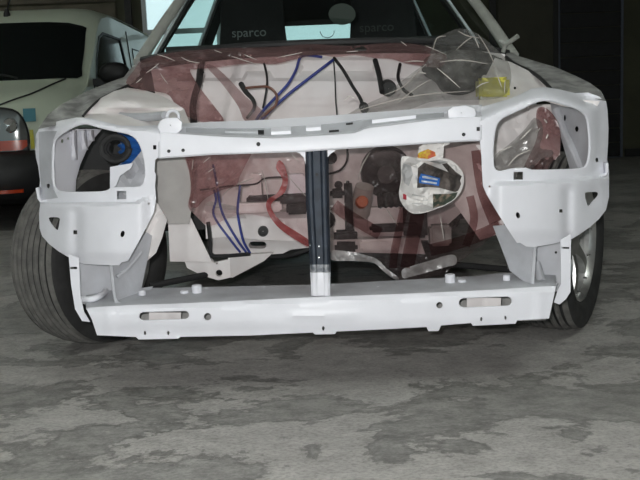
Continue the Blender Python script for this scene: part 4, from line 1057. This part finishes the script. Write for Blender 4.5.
band(6, [(404, 208), (399, 230), (394, 255), (393, 268)], 4); band(6, [(419, 207), (414, 232), (407, 268)], 7); band(6, [(334, 205), (352, 218), (380, 234)], 6)
band(6, [(500, 226), (478, 236), (455, 244), (430, 250)], 6); band(6, [(478, 150), (484, 190), (496, 222)], 7); band(6, [(470, 196), (474, 220), (466, 246)], 4)
for p in ([(370, 152), (362, 166), (358, 180)], [(386, 208), (398, 226)], [(440, 214), (444, 240)]): fold(6, p, .0018, M_dull)
for p in ([(544, 119), (547, 123)], [(548, 134), (546, 139)], [(540, 128), (536, 133)]): fold(9, p, .0025)
for p in ([(508, 166), (517, 156), (530, 150)], [(498, 152), (512, 146)], [(520, 140), (532, 128)]): fold(10, p, .0022)
# ------------------------------------------------------------------ newspaper bundle
M_news = mat('newsprint', (.74, .72, .70), .75, vary=.1, scale=40, bump=.1, bscale=30)
M_nblk = mat('dark_newsprint_photo', (.045, .038, .034), .7, color2=(.12, .10, .09), scale=40)
M_nblu = mat('blue_newsprint', (.02, .14, .48), .6)
M_nyel = mat('yellow_red_newsprint', (.62, .47, .04), .6, color2=(.50, .10, .04), scale=70)
M_ngrn = mat('green_black_newsprint', (.05, .07, .05), .7, color2=(.32, .24, .18), scale=60, lo=.35, hi=.5)
M_nred = mat('red_newsprint', (.42, .04, .06), .6)
M_nlet = mat('pale_print', (.60, .64, .70), .7)
M_ngry = mat('grey_print_and_crumple', (.42, .42, .42), .7)
npaper = thing('newspaper_bundle', 'crumpled newspaper bundle with a blue printed block hung under the crossbar', 'newspaper', tuple(P(430, 212, 2.42)))
no = smooth_poly([(401, 160), (404, 156), (418, 158), (430, 157.5), (446, 158.5), (455, 163), (462, 171), (464, 178), (462.5, 188), (457, 197), (448, 204), (436, 209), (424, 213), (413, 213.5), (406, 209), (400.5, 201), (399, 192), (401, 180), (401, 170)], 3)
def nmap(sgn):
    def f(u, v):
        d = dist_edge((u, v), no); b = 1 - math.exp(-d / 11)
        cr = .020 * fbm(u, v, .07, 3, 2) + .030 * (ridged(u, v, .045, 8) - .5) * b + .010 * (ridged(u + v * .6, v, .10, 5) - .5)
        dark = .014 * g(u - v * .35, 393, 10)
        return P(u, v, 2.40 - sgn * .055 * b + (cr if sgn > 0 else 0) + dark * (sgn > 0))
    return f
regs = [([(417, 188), (418, 168), (424, 162.5), (433, 166), (448, 172), (463, 178), (460, 190), (455, 192), (440, 188), (428, 187)], 1),
        ([(419, 178), (421, 173.5), (440, 178), (439, 186), (419, 183)], 2),
        ([(433, 194), (448, 194), (459, 192), (456, 198), (447, 204.5), (433, 208)], 3),
        ([(403, 193.5), (406.5, 195), (406.5, 200), (403, 199)], 4),
        ([(422, 176), (425, 175.8), (438, 179), (437.5, 180.5), (422.5, 178)], 5), ([(421.5, 180), (437, 182.5), (436.5, 184.3), (421.5, 182)], 5),
        ([(403, 163), (411, 166), (413, 174), (409, 186), (404, 183), (402, 172)], 6), ([(427, 161), (440, 160), (449, 162), (440, 164)], 6),  # first patch greys the crumpled left side
        ([(442, 164), (447, 163), (456, 172), (463, 177), (461, 181), (450, 174)], 1),
        ([(412, 194.5), (425, 196), (425, 196.8), (412, 195.4)], 6), ([(412, 203), (423, 203.5), (423, 204.2), (412, 203.8)], 6), ([(413, 199.5), (428, 200), (428, 200.6), (413, 200.1)], 6)]
body = sheet('crumpled_paper', no, nmap(1), [M_news, M_nblk, M_nblu, M_ngrn, M_nred, M_nlet, M_ngry], npaper, thick=.0, step=4.6, regions=regs, jitter=.4, angle=7)
sheet('crumpled_paper_back', no, nmap(-.6), M_news, npaper, thick=0, step=4, jitter=.3, angle=30)
fo = [(417, 160), (419, 147), (426, 142.5), (438, 141.5), (449, 141), (450, 144), (444, 146), (443, 159.5), (430, 161)]
sheet('paper_flap', fo, lambda u, v: P(u, v, 2.385 + .008 * fbm(u, v, .12, 2)), [M_news, M_nyel], npaper, thick=.001, step=2.5, jitter=.3, angle=25,
      regions=[([(416.5, 155), (420, 152), (428, 149), (435, 152), (436, 156), (428, 159), (418, 158)], 1)])
